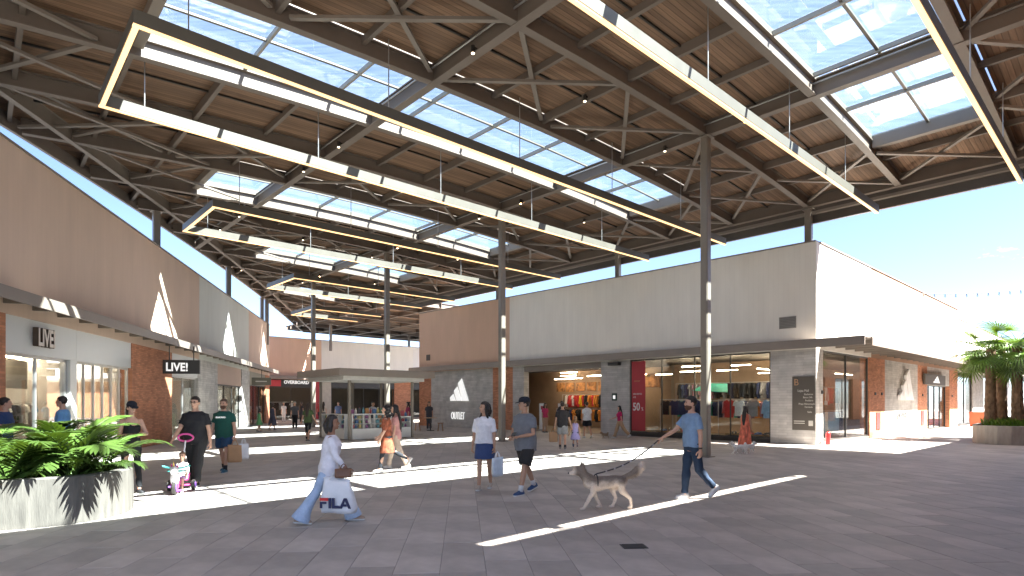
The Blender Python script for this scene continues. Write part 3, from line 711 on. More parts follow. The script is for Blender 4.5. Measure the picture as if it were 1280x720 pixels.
text_obj('lettering', 'LIVE', .62, FL.mtx(3.7, .0, 3.02), M_DARK, left, .03, .8)
lp('sign_panel', mat('peach shop fascia', (.50, .36, .27), .6, .05, 1), 9.23, 14.8, -.3, -.03, 2.6, LW_); window(FL, left, 9.23, 14.8, .02, 2.595, 3, .15)
lp('sign_panel', mat('khaki shop fascia', (.26, .24, .18), .6, .05, 1), 17.15, 22.79, -.3, -.03, 2.8, LW_); window(FL, left, 17.15, 22.79, .02, 2.795, 3, .15)
FLc = Fac(FL.p(14.0, .3), FL.n, -FL.d)
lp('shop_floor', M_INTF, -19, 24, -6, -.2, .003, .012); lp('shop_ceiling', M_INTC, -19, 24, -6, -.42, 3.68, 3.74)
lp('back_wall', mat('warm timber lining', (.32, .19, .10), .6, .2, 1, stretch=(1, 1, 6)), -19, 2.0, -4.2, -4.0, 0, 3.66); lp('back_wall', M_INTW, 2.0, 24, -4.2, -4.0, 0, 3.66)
for r0 in (-1.9, 2.1, 5.9, 9.3, 14.9, 17.2): lp('partition', M_WHITE, r0, r0+.1, -4.0, -.42, 0, 3.66)
bw = lp('text_band', mat('pale shop band', (.42, .37, .31), .6), -8.8, -5.7, -1.2, -1.15, 2.0, 2.75)
text_obj('lettering', 'AR VOCÊ A', .30, FL.mtx(-8.6, -1.14, 2.42), M_INTW, bw, .003, .9); text_obj('lettering', 'ATIVA', .30, FL.mtx(-8.3, -1.14, 2.08), M_INTW, bw, .003, .9)
for r0, o in [(-8.3, -2.2), (-6.6, -2.4), (-4.6, -1.2), (-3.0, -1.2), (-5.3, -2.6), (-3.8, -2.8), (-7.6, -1.0), (-7.4, -3.3), (-2.6, -3.0), (3.5, -2), (11, -2), (12.8, -1.5), (19, -2), (-15, -2)]:
    lp('ceiling_lamp', M_SHOPLIGHT, r0, r0+.9, o, o+.1, 3.0, 3.05)
for r0 in (-8.2, -7.1, -6.4): lp('shelf', mat('oak shelf', (.30, .18, .09), .5), r0, r0+.7, -3.9, -3.5, 1.0, 1.05)
lp('counter', M_WHITE, -7.2, -5.9, -2.4, -1.6, 0, 1.0)
for r0 in (-5.2, -4.5, -3.7, -3.0, -2.4): lp('slat', mat('pale slat', (.50, .42, .32), .6), r0, r0+.09, -.62, -.5, .02, 3.6)
bsn = empty('blade_sign', FL.p(.4, 1.0, 2.7), 0, 'dark LIVE blade sign hanging from the awning beside the brick pier', 'sign')
BS = Fac(FL.p(.4, .25), FL.n, -FL.d)
BS.part('panel', mat('black sign', (.035, .035, .033), .5), bsn, 0, 1.28, -.06, .06, 2.72, 3.25)
text_obj('lettering', 'LIVE!', .44, BS.mtx(.10, .062, 2.83), M_LOGO, bsn, .004, .85, bold=.012)
BS.part('hanger', M_DARK, bsn, .2, .23, -.015, .015, 3.25, 3.78); BS.part('hanger', M_DARK, bsn, 1.05, 1.08, -.015, .015, 3.25, 3.78)
bsn2 = empty('blade_sign', FL.p(17.3, .6, 2.7), 0, 'khaki blank blade sign hanging further down the left shops', 'sign')
BS2 = Fac(FL.p(17.3, .1), FL.n, -FL.d)
BS2.part('panel', mat('khaki sign', (.14, .13, .10), .5), bsn2, 0, 1.2, -.06, .06, 2.75, 3.25); BS2.part('print', M_PALE, bsn2, .25, .95, .061, .066, 2.96, 3.03); BS2.part('hanger', M_DARK, bsn2, .6, .63, -.015, .015, 3.25, 3.78)
tb = empty('litter_bin', FL.p(1.9, .7), 0, 'dark brown litter bin beside the big brick pier on the left', 'bin')
b = MB(); p = FL.p(1.9, .7)
for z0, z1, q in ((0, .06, .92), (.061, .80, 1.0)): b.box(p-FL.d*.28*q-FL.n*.25*q+Z3*z0, FL.d*.56*q, FL.n*.5*q, Z3*(z1-z0))
b.build('body', mat('bin brown', (.05, .025, .018), .5), tb)
b = MB(); b.box(p-FL.d*.30-FL.n*.27+Z3*.87, FL.d*.60, FL.n*.54, Z3*.04)
for q in (-.25, .22): b.box(p+FL.d*q-FL.n*.02+Z3*.801, FL.d*.03, FL.n*.04, Z3*.069)
b.build('lid', M_DARK, tb)

# ---- far building closing the view
FK = Fac(ST(44.5, -3), V, -U)
back = empty('far_shop_building', FK.p(5), 0, 'far shop building with tan and white wall closing the view', 'building')
upper(FK, back, [(-8, 11.3, TAN, 'tan far'), (11.3, 21.6, OFFW, 'white far'), (21.6, 40, (.75, .74, .72), 'sunlit far')], 3.7, 7.5)
canopy(FK, back, -8, 40, .8, 4.0, .3, ribs=False)
FK.part('flat_roof', M_GROUND, back, -8, 40, -10, -.36, 6.3, 6.5)
bK = brick(FK.yaw, 'far')
r = -8
for w, kind in ((8.5, 'b'), (1.0, 'b'), (9.2, 'w'), (.6, 'r'), (1.0, 'p'), (7, 'w'), (2, 'b'), (6, 'w'), (10, 'b')):
    if kind == 'w': window(FK, back, r, r+w, .02, 3.0, 4, .1); FK.part('sign_panel', M_DARK, back, r, r+w, -.3, -.02, 3.01, 3.69)
    else: FK.part('pier', {'b': bK, 'r': mat('red banner', (.42, .04, .05)), 'p': mat('pale shop front', (.5, .46, .38), .6)}[kind], back, r, r+w-.01, -.4, 0, 0, 3.69)
    r += w
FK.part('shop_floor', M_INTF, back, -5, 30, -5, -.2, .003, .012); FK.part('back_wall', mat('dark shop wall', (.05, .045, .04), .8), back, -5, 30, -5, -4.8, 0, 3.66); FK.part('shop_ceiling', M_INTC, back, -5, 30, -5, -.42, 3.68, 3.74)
for rr, o in ((3, -2), (6, -3), (9, -2), (15, -2), (24, -2)): FK.part('ceiling_lamp', M_SHOPLIGHT, back, rr, rr+1, o, o+.1, 3.2, 3.25)
rs = FK.part('shop_sign', mat('red shop sign', (.60, .05, .06), .5), back, 4.0, 7.4, .02, .12, 3.05, 3.62)
text_obj('lettering', 'BENGO', .40, FK.mtx(4.5, .122, 3.18), M_LOGO, rs, .004, 1.1, bold=.01)
ys = FK.part('shop_sign', mat('olive shop sign', (.35, .33, .16), .5), back, 2.4, 3.9, .02, .12, 3.05, 3.65)
text_obj('lettering', 'JN', .45, FK.mtx(2.6, .122, 3.18), M_LOGO, ys, .004, 1.0, bold=.02)
text_obj('lettering', 'OVERBOARD', .42, FK.mtx(7.7, .03, 3.30), M_LOGO, back, .01, .95, bold=.01)

# ---- building across the street, just outside the frame: it shades the foreground and shows in the shop windows
FO = Fac(ST(-9.9, -9.2), V, U)
opp = empty('opposite_shop_building', FO.p(10), 0, 'brick and plaster shop building across the street behind the right edge', 'building')
bO = brick(FO.yaw, 'opposite')
FO.part('wall', plaster(TAN_DIMMED, 'opposite low', FO.yaw), opp, 0, 9.3, -6, 0, 3.7, 8.70)
FO.part('wall', plaster(TAN_DIMMED, 'opposite', FO.yaw), opp, 9.31, 60, -6, 0, 3.7, 9.02)
FO.part('wall', plaster(TAN_DIMMED, 'opposite', FO.yaw), opp, -3, -.01, -6, 0, 3.7, 8.9)
r = -3
while r < 60:
    FO.part('pier', bO, opp, r, r+2.4, -.4, -.01, 0, 3.69); window(FO, opp, r+2.41, r+6.9, .1, 3.69, 2, .2); r += 6.91
FO.part('back_wall', M_INTW, opp, -3, 60, -6, -5.8, 0, 3.69)
# ------------------------------------------------------------------ kiosk
KO = Vector((-6.95, 24.95, 0))
FKI = Fac(KO, V, -U); FKS = Fac(KO, U, -V)
kiosk = empty('kiosk', KO, 0, 'open kiosk with flat brown roof and white display counters in the middle', 'kiosk')
def KP(a, b_, z=0): return KO+V*a+U*b_+Z3*z
b = MB(); b.box(KP(-.9, -.9, 2.72), V*4.7, U*4.2, Z3*.30); kr = b.build('roof', M_FASCIA, kiosk)
b = MB(); b.box(KP(-.55, -.55, 2.56), V*4.0, U*3.5, Z3*.158); b.build('soffit', mat('pale soffit', (.50, .49, .46), .6), kr)
for a, c in ((0, 0), (3.15, 0), (0, 2.8), (3.15, 2.8), (1.6, 2.8)):
    b = MB(); b.box(KP(a-.05, c-.05, 0), V*.1, U*.1, Z3*2.558); b.build('post', M_COLUMN, kiosk)
M_CNT = mat('white counter', (.62, .62, .60), .4, .03, 2)
def shelfunit(F, r0, r1, dep, h, nsh, o=.05):
    c = F.part('counter', M_CNT, kiosk, r0, r1, -dep+o, o, .02, .48)
    F.part('top', M_CNT, c, r0, r1, -dep+o, o+.01, h-.04, h)
    F.part('back', M_CNT, c, r0, r1, -dep+o, -dep+o+.03, .481, h-.041)
    n = max(2, round((r1-r0)/.55))
    for i in range(n+1):
        rr = r0+(r1-r0-.03)*i/n; F.part('divider', M_CNT, c, rr, rr+.03, -dep+o+.031, o-.005, .481, h-.041)
    for k in range(1, nsh): z = .48+(h-.5)*k/nsh; F.part('shelf', M_CNT, c, r0+.031, r1-.031, -dep+o+.031, o-.012, z, z+.015)
    return c
shelfunit(FKI, .12, 1.75, .40, 1.12, 3); shelfunit(FKI, 2.0, 3.05, .40, .98, 2); shelfunit(FKS, .35, 2.6, .40, 1.10, 3)
PC = [(.30, .05, .06), (.06, .14, .28), (.40, .32, .12), (.07, .20, .12), (.24, .09, .20), (.6, .56, .5), (.05, .05, .06), (.12, .28, .32), (.36, .17, .06)]
PN = ['red', 'blue', 'mustard', 'green', 'purple', 'cream', 'black', 'teal', 'orange']
def product(p, i, where, tall=1.0):
    c = PC[i % len(PC)]; e = empty('packaged_product', p, random.uniform(0, 1), 'small %s %s %s' % (PN[i % len(PC)], ('box', 'bottle')[i % 2], where), 'product', 'products on the kiosk shelves')
    b = MB(); w = random.uniform(.04, .07); h = random.uniform(.10, .17)*tall
    if i % 2: b.loft([[Vector((w*q*math.cos(a), w*q*math.sin(a), z)) for a in [k*math.pi/4 for k in range(8)]] for z, q in ((0, .9), (.02, 1), (h*.65, 1), (h*.8, .45), (h, .45))])
    else: b.loft([[Vector((w*1.3*x, .04*y, z)) for x, y in ((-1, -1), (1, -1), (1, 1), (-1, 1))] for z in (0, h*.96, h)])
    b.build('pack', mat('product %d' % (i % len(PC)), c, .45, .15, 30), e, local=True)
    b = MB(); b.abox(-w*.45, w*.45, -.018, .018, h, h+.02); b.build('cap', mat('product %d' % ((i+3) % len(PC)), PC[(i+3) % len(PC)], .45, .15, 30), e, local=True)
n = 0
for F, ra, rb, hh, ks, un in ((FKI, .2, 1.7, 1.12, 3, 'the left front'), (FKI, 2.1, 3.0, .98, 2, 'the right front'), (FKS, .45, 2.55, 1.10, 3, 'the side')):
    for k in range(ks):
        z = .482+(hh-.5)*k/ks+.016
        rr = ra
        while rr < rb: product(F.p(rr, -.12, z), n, 'on the %s shelf of %s kiosk counter' % (('bottom', 'middle', 'upper')[k], un)); n += 1; rr += random.uniform(.13, .22)
for i in range(16): product(FKI.p(.2+i*.18, -.16, 1.122 if i*.18 < 1.5 else .982), i+n, 'standing on top of the %s front kiosk counter' % ('left' if i*.18 < 1.5 else 'right'), 1.8)
# cafe table by the brick end pier
tbp = Vector((-4.6, 33.0, 0)); tb = empty('cafe_table', tbp, 0, 'small round pale cafe table near the brick end of the outlet store', 'table')
b = MB(); b.cyl((0, 0, .73), (0, 0, 1), .38, .03, 20); b.build('top', mat('pale wood', (.45, .30, .17), .5), tb, local=True)
b = MB(); b.cyl((0, 0, .36), (0, 0, 1), .03, .70, 10); b.cyl((0, 0, .015), (0, 0, 1), .22, .03, 16); b.build('stem', M_DARK, tb, local=True)
for i, (dx, dy) in enumerate(((-.75, .1), (.6, -.35))):
    st = empty('stool', tbp+Vector((dx, dy, 0)), 0, ['wooden stool on the kiosk side of the cafe table', 'wooden stool in front of the cafe table'][i], 'stool', 'stools at the cafe table')
    b = MB(); b.cyl((0, 0, .45), (0, 0, 1), .18, .04, 14); b.build('seat', mat('oak stool', (.35, .20, .09), .5), st, local=True)
    for a in range(4):
        c, s_ = math.cos(a*1.57+.78), math.sin(a*1.57+.78); b = MB(); b.tube([(c*.12, s_*.12, .43), (c*.2, s_*.2, 0.012)], .015, 6); b.build('leg', mat('oak stool', (.35, .20, .09)), st, local=True)

# ------------------------------------------------------------------ goods behind the shop windows
def garment_mesh(kind):
    b = MB(); d = .05
    if kind == 0:    # T-shirt on a hanger
        o = [(-.13, 0), (-.21, -.05), (-.27, -.22), (-.19, -.25), (-.17, -.17), (-.18, -.68), (.18, -.68), (.17, -.17), (.19, -.25), (.27, -.22), (.21, -.05), (.13, 0), (.06, -.04), (-.06, -.04)]
    elif kind == 1:  # trousers
        o = [(-.15, 0), (-.17, -.3), (-.19, -.95), (-.06, -.95), (0, -.32), (.06, -.95), (.19, -.95), (.17, -.3), (.15, 0)]
    else:            # jacket
        o = [(-.10, .02), (-.22, -.04), (-.30, -.55), (-.21, -.57), (-.19, -.2), (-.2, -.75), (.2, -.75), (.19, -.2), (.21, -.57), (.30, -.55), (.22, -.04), (.10, .02), (0, -.06)]
    o = o[::-1]
    b.loft([[Vector((x*.94, -d, z)) for x, z in o], [Vector((x, -d*.5, z)) for x, z in o], [Vector((x, d*.5, z)) for x, z in o], [Vector((x*.94, d, z)) for x, z in o]])
    return b
GC = [('yellow', (.65, .42, .02)), ('white', (.68, .68, .66)), ('navy', (.02, .03, .09)), ('red', (.5, .03, .03)), ('black', (.015, .015, .017)), ('grey', (.25, .25, .26)), ('light blue', (.25, .42, .62)), ('green', (.03, .28, .18)), ('orange', (.55, .2, .03)), ('mauve', (.30, .16, .20))]
KN = ['T-shirt', 'pair of trousers', 'jacket']
GM = {}
def garment(p, rz, kind, ci, where, grp):
    key = (kind, ci); cn, cc = GC[ci]
    if key not in GM:
        bb = garment_mesh(kind); me = bpy.data.meshes.new('garment'); me.from_pydata(bb.v, [], bb.f); me.materials.append(mat('cloth '+cn, cc, .85, .18, 9, bump=.4, bscale=14)); GM[key] = me
    o = bpy.data.objects.new({0: 'tshirt', 1: 'trousers', 2: 'jacket'}[kind], GM[key]); COL.objects.link(o); o.location = p; o.rotation_euler = (0, 0, rz)
    tag(o, '%s %s hanging %s' % (cn, KN[kind], where), KN[kind].split()[-1], grp); return o
rnd = random.Random(5)
def rack(F, r0, r1, o, z, name, where, grp, step=.16, cols=None, face=False, kinds=(0, 2)):
    rk = empty('clothes_rack', F.p((r0+r1)/2, o), 0, name, 'clothes rack', 'clothes racks inside the shops')
    b = MB(); b.tube([F.p(r0, o, z), F.p(r1, o, z)], .015, 6); b.build('rail', M_ALU, rk)
    for rr in (r0, r1): b = MB(); b.tube([F.p(rr, o, .02), F.p(rr, o, z)], .015, 6); b.build('upright', M_ALU, rk)
    rr = r0+.25
    while rr < r1-.2:
        ci = rnd.choice(cols) if cols else rnd.randrange(len(GC))
        garment(F.p(rr, o, z-.05), F.yaw+(0 if face else 1.45)+rnd.uniform(-.12, .12), rnd.choice(kinds), ci, where, grp); rr += step*rnd.uniform(.8, 1.3)
wf = 'inside the big front window of the outlet store'
rack(FB, 1.95, 4.4, -1.0, 1.75, 'clothes rack at the right end of the front window', 'on the rack at the right end of the front window', 'clothes at the right of the front window', .52, [0, 1, 2, 3, 6, 5], True)
rack(FB, 4.9, 7.4, -1.1, 1.75, 'clothes rack at the left end of the front window', 'on the rack at the left end of the front window', 'clothes at the left of the front window', .40, [2, 2, 4, 6, 2, 5], True)
rack(FB, 2.2, 7.6, -2.6, 1.7, 'long clothes rack in the middle of the outlet store', 'on the middle rack deep behind the front window', 'clothes on the middle rack', .2, [2, 4, 9, 5, 7, 8, 1])
rack(FB, 2.6, 8.4, -4.3, 2.6, 'high wall rail at the back behind the front window', 'on the high rail along the back wall behind the front window', 'clothes on the high back rail', .2, [9, 5, 4, 8, 2])
rack(FB, 10.4, 13.0, -4.4, 1.7, 'clothes rack straight ahead inside the store entrance', 'on the rack inside the store entrance', 'clothes inside the entrance', .22, [4, 2, 8, 9, 1])
rack(FB, 13.4, 17.5, -5.6, 2.1, 'wall rail deep inside the store entrance', 'on the wall rail deep inside the entrance', 'clothes on the deep wall rail', .22, [8, 0, 4, 1, 3])
rack(FB, 13.4, 17.5, -5.0, 1.2, 'low rack deep inside the store entrance', 'on the low rack deep inside the entrance', 'clothes on the deep low rack', .22, [4, 2, 3, 8])
rack(FR, 1.2, 6.0, -1.2, 2.3, 'upper clothes rack behind the sunny corner window', 'on the upper rack behind the sunny corner window', 'clothes high behind the corner window', .42, [5, 3, 9, 8, 1, 4], True)
rack(FR, 1.2, 6.0, -1.0, 1.25, 'low clothes rack behind the sunny corner window', 'on the low rack behind the sunny corner window', 'clothes low behind the corner window', .45, [2, 1, 4, 6, 7], True, (1, 1))
rack(FR, 25, 29, -1.0, 1.7, 'clothes rack behind the far sunny window', 'behind the far sunny window', 'clothes behind the far window', .5, [3, 1, 2], True)
rack(FL, -8.2, -6.3, -2.9, 1.5, 'clothes rack at the front of the LIVE shop', 'on the rack inside the first left shop', 'clothes in the first left shop', .2, [4, 2, 4, 9])
rack(FL, -5.2, -2.4, -2.6, 1.6, 'clothes rack behind the slatted window of the LIVE shop', 'on the rack behind the slatted left window', 'clothes behind the slatted left window', .22, [2, 1, 5, 4, 6])
rack(FL, 9.8, 14.2, -1.2, 1.6, 'clothes rack in the peach fronted left shop', 'in the peach fronted left shop', 'clothes in the peach left shop', .35, [1, 5, 8, 4], True)
rack(FK, 2.2, 9.4, -1.5, 1.6, 'clothes rack in the far dark shop window', 'in the far dark shop window', 'clothes in the far shop', .5, [3, 4, 9, 1, 5], True)
# display table and boxes in the front window
for i, (rr, o, nm) in enumerate(((2.6, -.75, 'right'), (6.0, -.75, 'left'))):
    tbl = empty('display_plinth', FB.p(rr, o), 0, 'low timber display plinth at the %s of the front window' % nm, 'plinth')
    FB.part('top', mat('plinth timber', (.36, .22, .11), .5), tbl, rr-1.0, rr+1.2, o-.35, o+.35, .22, .28); FB.part('base', M_DARK, tbl, rr-.9, rr+1.1, o-.3, o+.3, .013, .219)
    for j in range(6):
        q = FB.p(rr-.8+j*.34, o+.1, .281); e = empty('shoe_pair', q, FB.yaw+rnd.uniform(-.5, .5), 'pair of trainers on the low plinth at the %s of the front window' % nm, 'shoes', 'trainers on the %s plinth' % nm)
        for sd in (-.06, .06):
            bb = MB(); c = [(.6, .6, .6), (.05, .05, .06), (.1, .2, .45), (.5, .1, .08)][(j+i) % 4]
            bb.loft([[Vector((sd+w*math.cos(a), y, max(0, h*math.sin(a)))) for a in [k*math.pi/5-.2 for k in range(8)]] for y, w, h in ((-.13, .025, .06), (-.08, .04, .10), (0, .038, .08), (.08, .045, .055), (.14, .03, .03))]); bb.build('trainer', mat('trainer %d' % ((j+i) % 4), c, .6), e, local=True)
# ramp of fabric seen high in the display
tr = empty('shade_canopy', FB.p(4.8, -1.9, 2.2), 0, 'turquoise fabric panel hung above the racks in the front window', 'fabric panel')
b = MB(); P = [FB.p(4.2, -1.5, 2.05), FB.p(5.9, -1.5, 2.15), FB.p(5.7, -2.3, 2.5), FB.p(4.6, -2.3, 2.45)]; b.loft([P, [p+Z3*.03 for p in P]]); b.build('cloth', mat('turquoise cloth', (.05, .45, .33), .7), tr)
# white security gates at the entrance
for i, rr in enumerate((14.6, 13.2)):
    e = empty('security_gate', FB.p(rr, -.5), 0, ['left white security gate in the store entrance', 'right white security gate in the store entrance'][i], 'security gate', 'security gates at the entrance')
    FB.part('panel', M_WHITE, e, rr-.22, rr+.22, -.53, -.49, .1, 1.55); FB.part('foot', M_ALU, e, rr-.25, rr+.25, -.6, -.42, .013, .099); FB.part('label_strip', mat('red banner', (.42, .04, .05)), e, rr-.1, rr+.1, -.489, -.486, 1.2, 1.4)

# ------------------------------------------------------------------ planters and plants
def leafmat(name, c, tr=.22):
    if name in MATS: return MATS[name]
    m = bpy.data.materials.new(name); m.use_nodes = True; n = m.node_tree.nodes; l = m.node_tree.links.new
    p = n['Principled BSDF']; p.inputs['Roughness'].default_value = .42
    oi = n.new('ShaderNodeObjectInfo'); g = n.new('ShaderNodeNewGeometry')
    r1 = n.new('ShaderNodeMapRange'); r1.inputs[3].default_value = .5; r1.inputs[4].default_value = 1.6; l(oi.outputs['Random'], r1.inputs[0])
    r2 = n.new('ShaderNodeMapRange'); r2.inputs[3].default_value = .75; r2.inputs[4].default_value = 1.25; l(g.outputs['Random Per Island'], r2.inputs[0])
    k = n.new('ShaderNodeMath'); k.operation = 'MULTIPLY'; l(r1.outputs[0], k.inputs[0]); l(r2.outputs[0], k.inputs[1])
    vm = n.new('ShaderNodeVectorMath'); vm.operation = 'SCALE'; vm.inputs[0].default_value = c; l(k.outputs[0], vm.inputs['Scale']); l(vm.outputs[0], p.inputs['Base Color'])
    t = n.new('ShaderNodeBsdfTranslucent'); vm2 = n.new('ShaderNodeVectorMath'); vm2.operation = 'MULTIPLY'; vm2.inputs[1].default_value = (1.5, 1.35, .5); l(vm.outputs[0], vm2.inputs[0]); l(vm2.outputs[0], t.inputs[0])
    ms = n.new('ShaderNodeMixShader'); ms.inputs[0].default_value = tr; l(p.outputs[0], ms.inputs[1]); l(t.outputs[0], ms.inputs[2]); l(ms.outputs[0], n['Material Output'].inputs[0])
    MATS[name] = m; return m
M_LEAF = leafmat('philodendron leaf', (.062, .112, .022)); M_PALM = leafmat('palm frond', (.08, .15, .025), .25); M_GRASS = leafmat('grass', (.085, .17, .02), .3)
M_CONC = mat('board marked concrete', (.115, .106, .093), .85, .35, 3.2, bump=.35, bscale=20, stretch=(3.2, 3.2, .45), dirt=.2)  # same concrete as the right planter, darkened to offset the sun on it
M_SOIL = mat('soil', (.06, .04, .028), .95, .3, 6, bump=.8, bscale=25)
def planter(name, outline, h, label, wall=.16, m=None):
    c = sum((Vector(p) for p in outline), Vector((0, 0)))/len(outline)
    e = empty(name, (c.x, c.y, 0), 0, label, 'planter')
    n = len(outline); nrm = []
    for i in range(n):
        a = Vector(outline[i-1]); d = Vector(outline[(i+1) % n]); t = (d-a).normalized(); nrm.append(Vector((-t.y, t.x)))
    inn = [Vector(p)+nrm[i]*wall for i, p in enumerate(outline)]
    V3 = lambda p, z: Vector((p[0], p[1], z))
    b = MB(); R_ = [[V3(p, 0) for p in outline], [V3(p, h-.015) for p in outline], [V3(Vector(p)+nrm[i]*.015, h) for i, p in enumerate(outline)], [V3(p, h) for p in inn], [V3(p, h-.12) for p in inn]]
    vs = [q for r in R_ for q in r]; fs = []
    for i in range(4):
        for j in range(n): k = (j+1) % n; fs.append((i*n+j, i*n+k, (i+1)*n+k, (i+1)*n+j))
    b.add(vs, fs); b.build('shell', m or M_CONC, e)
    b = MB(); b.add([V3(p, h-.10) for p in inn], [tuple(range(n))]); b.build('soil', M_SOIL, e)
    # formwork joints
    return e
out = [(-13, 5.9), (-9.5, 6.45), (-8.0, 6.93), (-7.2, 7.2), (-6.62, 7.42), (-6.2, 7.64), (-5.95, 7.86), (-5.79, 8.12), (-5.72, 8.45), (-5.76, 8.80), (-5.88, 9.1), (-6.1, 9.38), (-6.45, 9.6), (-7.1, 9.78), (-8.2, 9.85), (-10, 9.8), (-13, 9.6)]
def smooth_outline(o, it=2):
    for _ in range(it):
        q = []
        for i in range(len(o)):
            a = o[i]; c = o[(i+1) % len(o)]; q += [(a[0]*.75+c[0]*.25, a[1]*.75+c[1]*.25), (a[0]*.25+c[0]*.75, a[1]*.25+c[1]*.75)]
        o = q
    return o
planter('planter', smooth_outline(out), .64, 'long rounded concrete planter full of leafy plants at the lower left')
def pinnate(seed, L_=1.0):
    r = random.Random(seed); b = MB(); pts = []
    el = r.uniform(.75, 1.05); cur = Vector((0, 0, 0)); n = 19; dirs = []
    for i in range(n+1):
        a = el - 1.25*(i/n)**1.5*r.uniform(.9, 1.1)
        d = Vector((math.cos(a), 0, math.sin(a))); pts.append(cur.copy()); dirs.append(d); cur = cur+d*(L_/n)
    b.tube(pts, [.012-.008*i/n for i in range(n+1)], 5, round_ends=False)
    for i in range(5, n+1):
        f = (i-5)/(n-5)
        for s in (-1, 1):
            ln = L_*(.13+.20*math.sin(math.pi*min(1, .18+f*.75)))*r.uniform(.85, 1.12); w = ln*.07+.005
            d = dirs[i]; out_ = Vector((0, s, 0)); bd = (d*(.35+.75*f)+out_*(1.05-.5*f)+Vector((0, 0, .28-.3*f))).normalized()
            wd = bd.cross(Vector((0, 0, 1))).normalized()*w; p = pts[i]; dr = Vector((0, 0, -1))
            m1 = p+bd*ln*.35+dr*ln*.02; m2 = p+bd*ln*.72+dr*ln*.10; tip = p+bd*ln+dr*ln*.24
            nn = Vector((0, 0, .35*w))
            b.add([p+wd*.35, p-wd*.35, m1-wd-nn, m1, m1+wd-nn, m2-wd*.8-nn, m2, m2+wd*.8-nn, tip], [(0, 1, 2, 3), (0, 3, 4), (3, 2, 5, 6), (4, 3, 6, 7), (6, 5, 8), (7, 6, 8)])
    return b
LV = []
for i in range(6):
    bb = pinnate(i+1, .95); me = bpy.data.meshes.new('leaf'); me.from_pydata(bb.v, [], bb.f); me.materials.append(M_LEAF); me.polygons.foreach_set('use_smooth', [True]*len(me.polygons)); LV.append(me)
pr = random.Random(21)
spots = [(-6.25, 8.3), (-6.75, 7.85), (-6.8, 8.75), (-7.35, 8.2), (-7.5, 9.1), (-7.6, 7.55), (-8.1, 8.4), (-8.3, 7.7), (-8.8, 8.9), (-8.9, 8.0), (-9.0, 7.2), (-6.35, 9.0), (-9.6, 8.4)]
spots.sort(key=lambda q: -q[0])
for i, (x, y) in enumerate(spots):
    pl = empty('philodendron', (x, y, .54), pr.uniform(0, 6.28), 'bushy split-leaf plant, %s from the rounded end of the left planter' % ORD[i], 'plant', 'leafy plants in the left planter')
    n = 15
    for k in range(n):
        o = bpy.data.objects.new('leaf', pr.choice(LV)); COL.objects.link(o); o.parent = pl
        o.rotation_euler = (pr.uniform(-.2, .2), pr.uniform(-.7, .45), k*2.4+pr.uniform(-.3, .3)); sc = pr.uniform(.65, 1.3); o.scale = (sc, sc, sc)
        o.location = (pr.uniform(-.05, .05), pr.uniform(-.05, .05), 0)
# low ground cover in the planter
b = MB()
for i in range(900):
    x = pr.uniform(-10, -5.9); y = pr.uniform(7.0, 9.6)
    if x > -6.6 and (x+6.7)**2+(y-8.5)**2 > .8: continue
    if y < 7.35+(-6.6-x)*-.28*-1*0+max(0, (x+7.2)*.45): continue
    h = pr.uniform(.06, .22); a = pr.uniform(0, 6.28); w = pr.uniform(.015, .04); d = Vector((math.cos(a), math.sin(a), 0)); p = Vector((x, y, .53)); q = p+d*h*.8+Z3*h
    sd = Vector((-d.y, d.x, 0))*w; b.add([p-sd*.4, p+sd*.4, (p+q)/2+Z3*.03+sd, q, (p+q)/2+Z3*.03-sd], [(0, 1, 2, 3, 4)])
tag(b.build('ground_cover', M_LEAF), 'low leafy ground cover filling the left planter', 'ground cover', kind='stuff')
# right planter with palms
q0 = [(18.55, 23.6), (18.3, 22.9), (18.6, 22.1), (19.6, 21.85), (24, 21.9), (27, 23), (27, 27.5), (25, 28.5), (22.6, 27.5), (20.2, 25.4)]
planter('planter', smooth_outline(q0, 1), .72, 'concrete planter with grass and palms at the right edge', .14, mat('pale cast concrete', (.34, .315, .28), .85, .2, 3.2, bump=.3, bscale=20, stretch=(2, 2, .5)))  # the left planter's concrete, lightened because this one stands in shade
b = MB()
for i in range(5200):
    x = pr.uniform(18.6, 26.6); y = pr.uniform(22.1, 27.5)
    if x < 18.75+max(0, y-23.3)*1.0 or y > 27.2: continue
    p = Vector((x, y, .60)); h = pr.uniform(.18, .42); a = pr.uniform(0, 6.28); d = Vector((math.cos(a), math.sin(a), 0)); sd = Vector((-d.y, d.x, 0))*.014
    b.add([p-sd, p+sd, p+d*h*.25+Z3*h*.7+sd*.6, p+d*h*.55+Z3*h, p+d*h*.25+Z3*h*.7-sd*.6], [(0, 1, 2, 3, 4)])
tag(b.build('grass', M_GRASS), 'tall green grass filling the right planter', 'grass', kind='stuff')
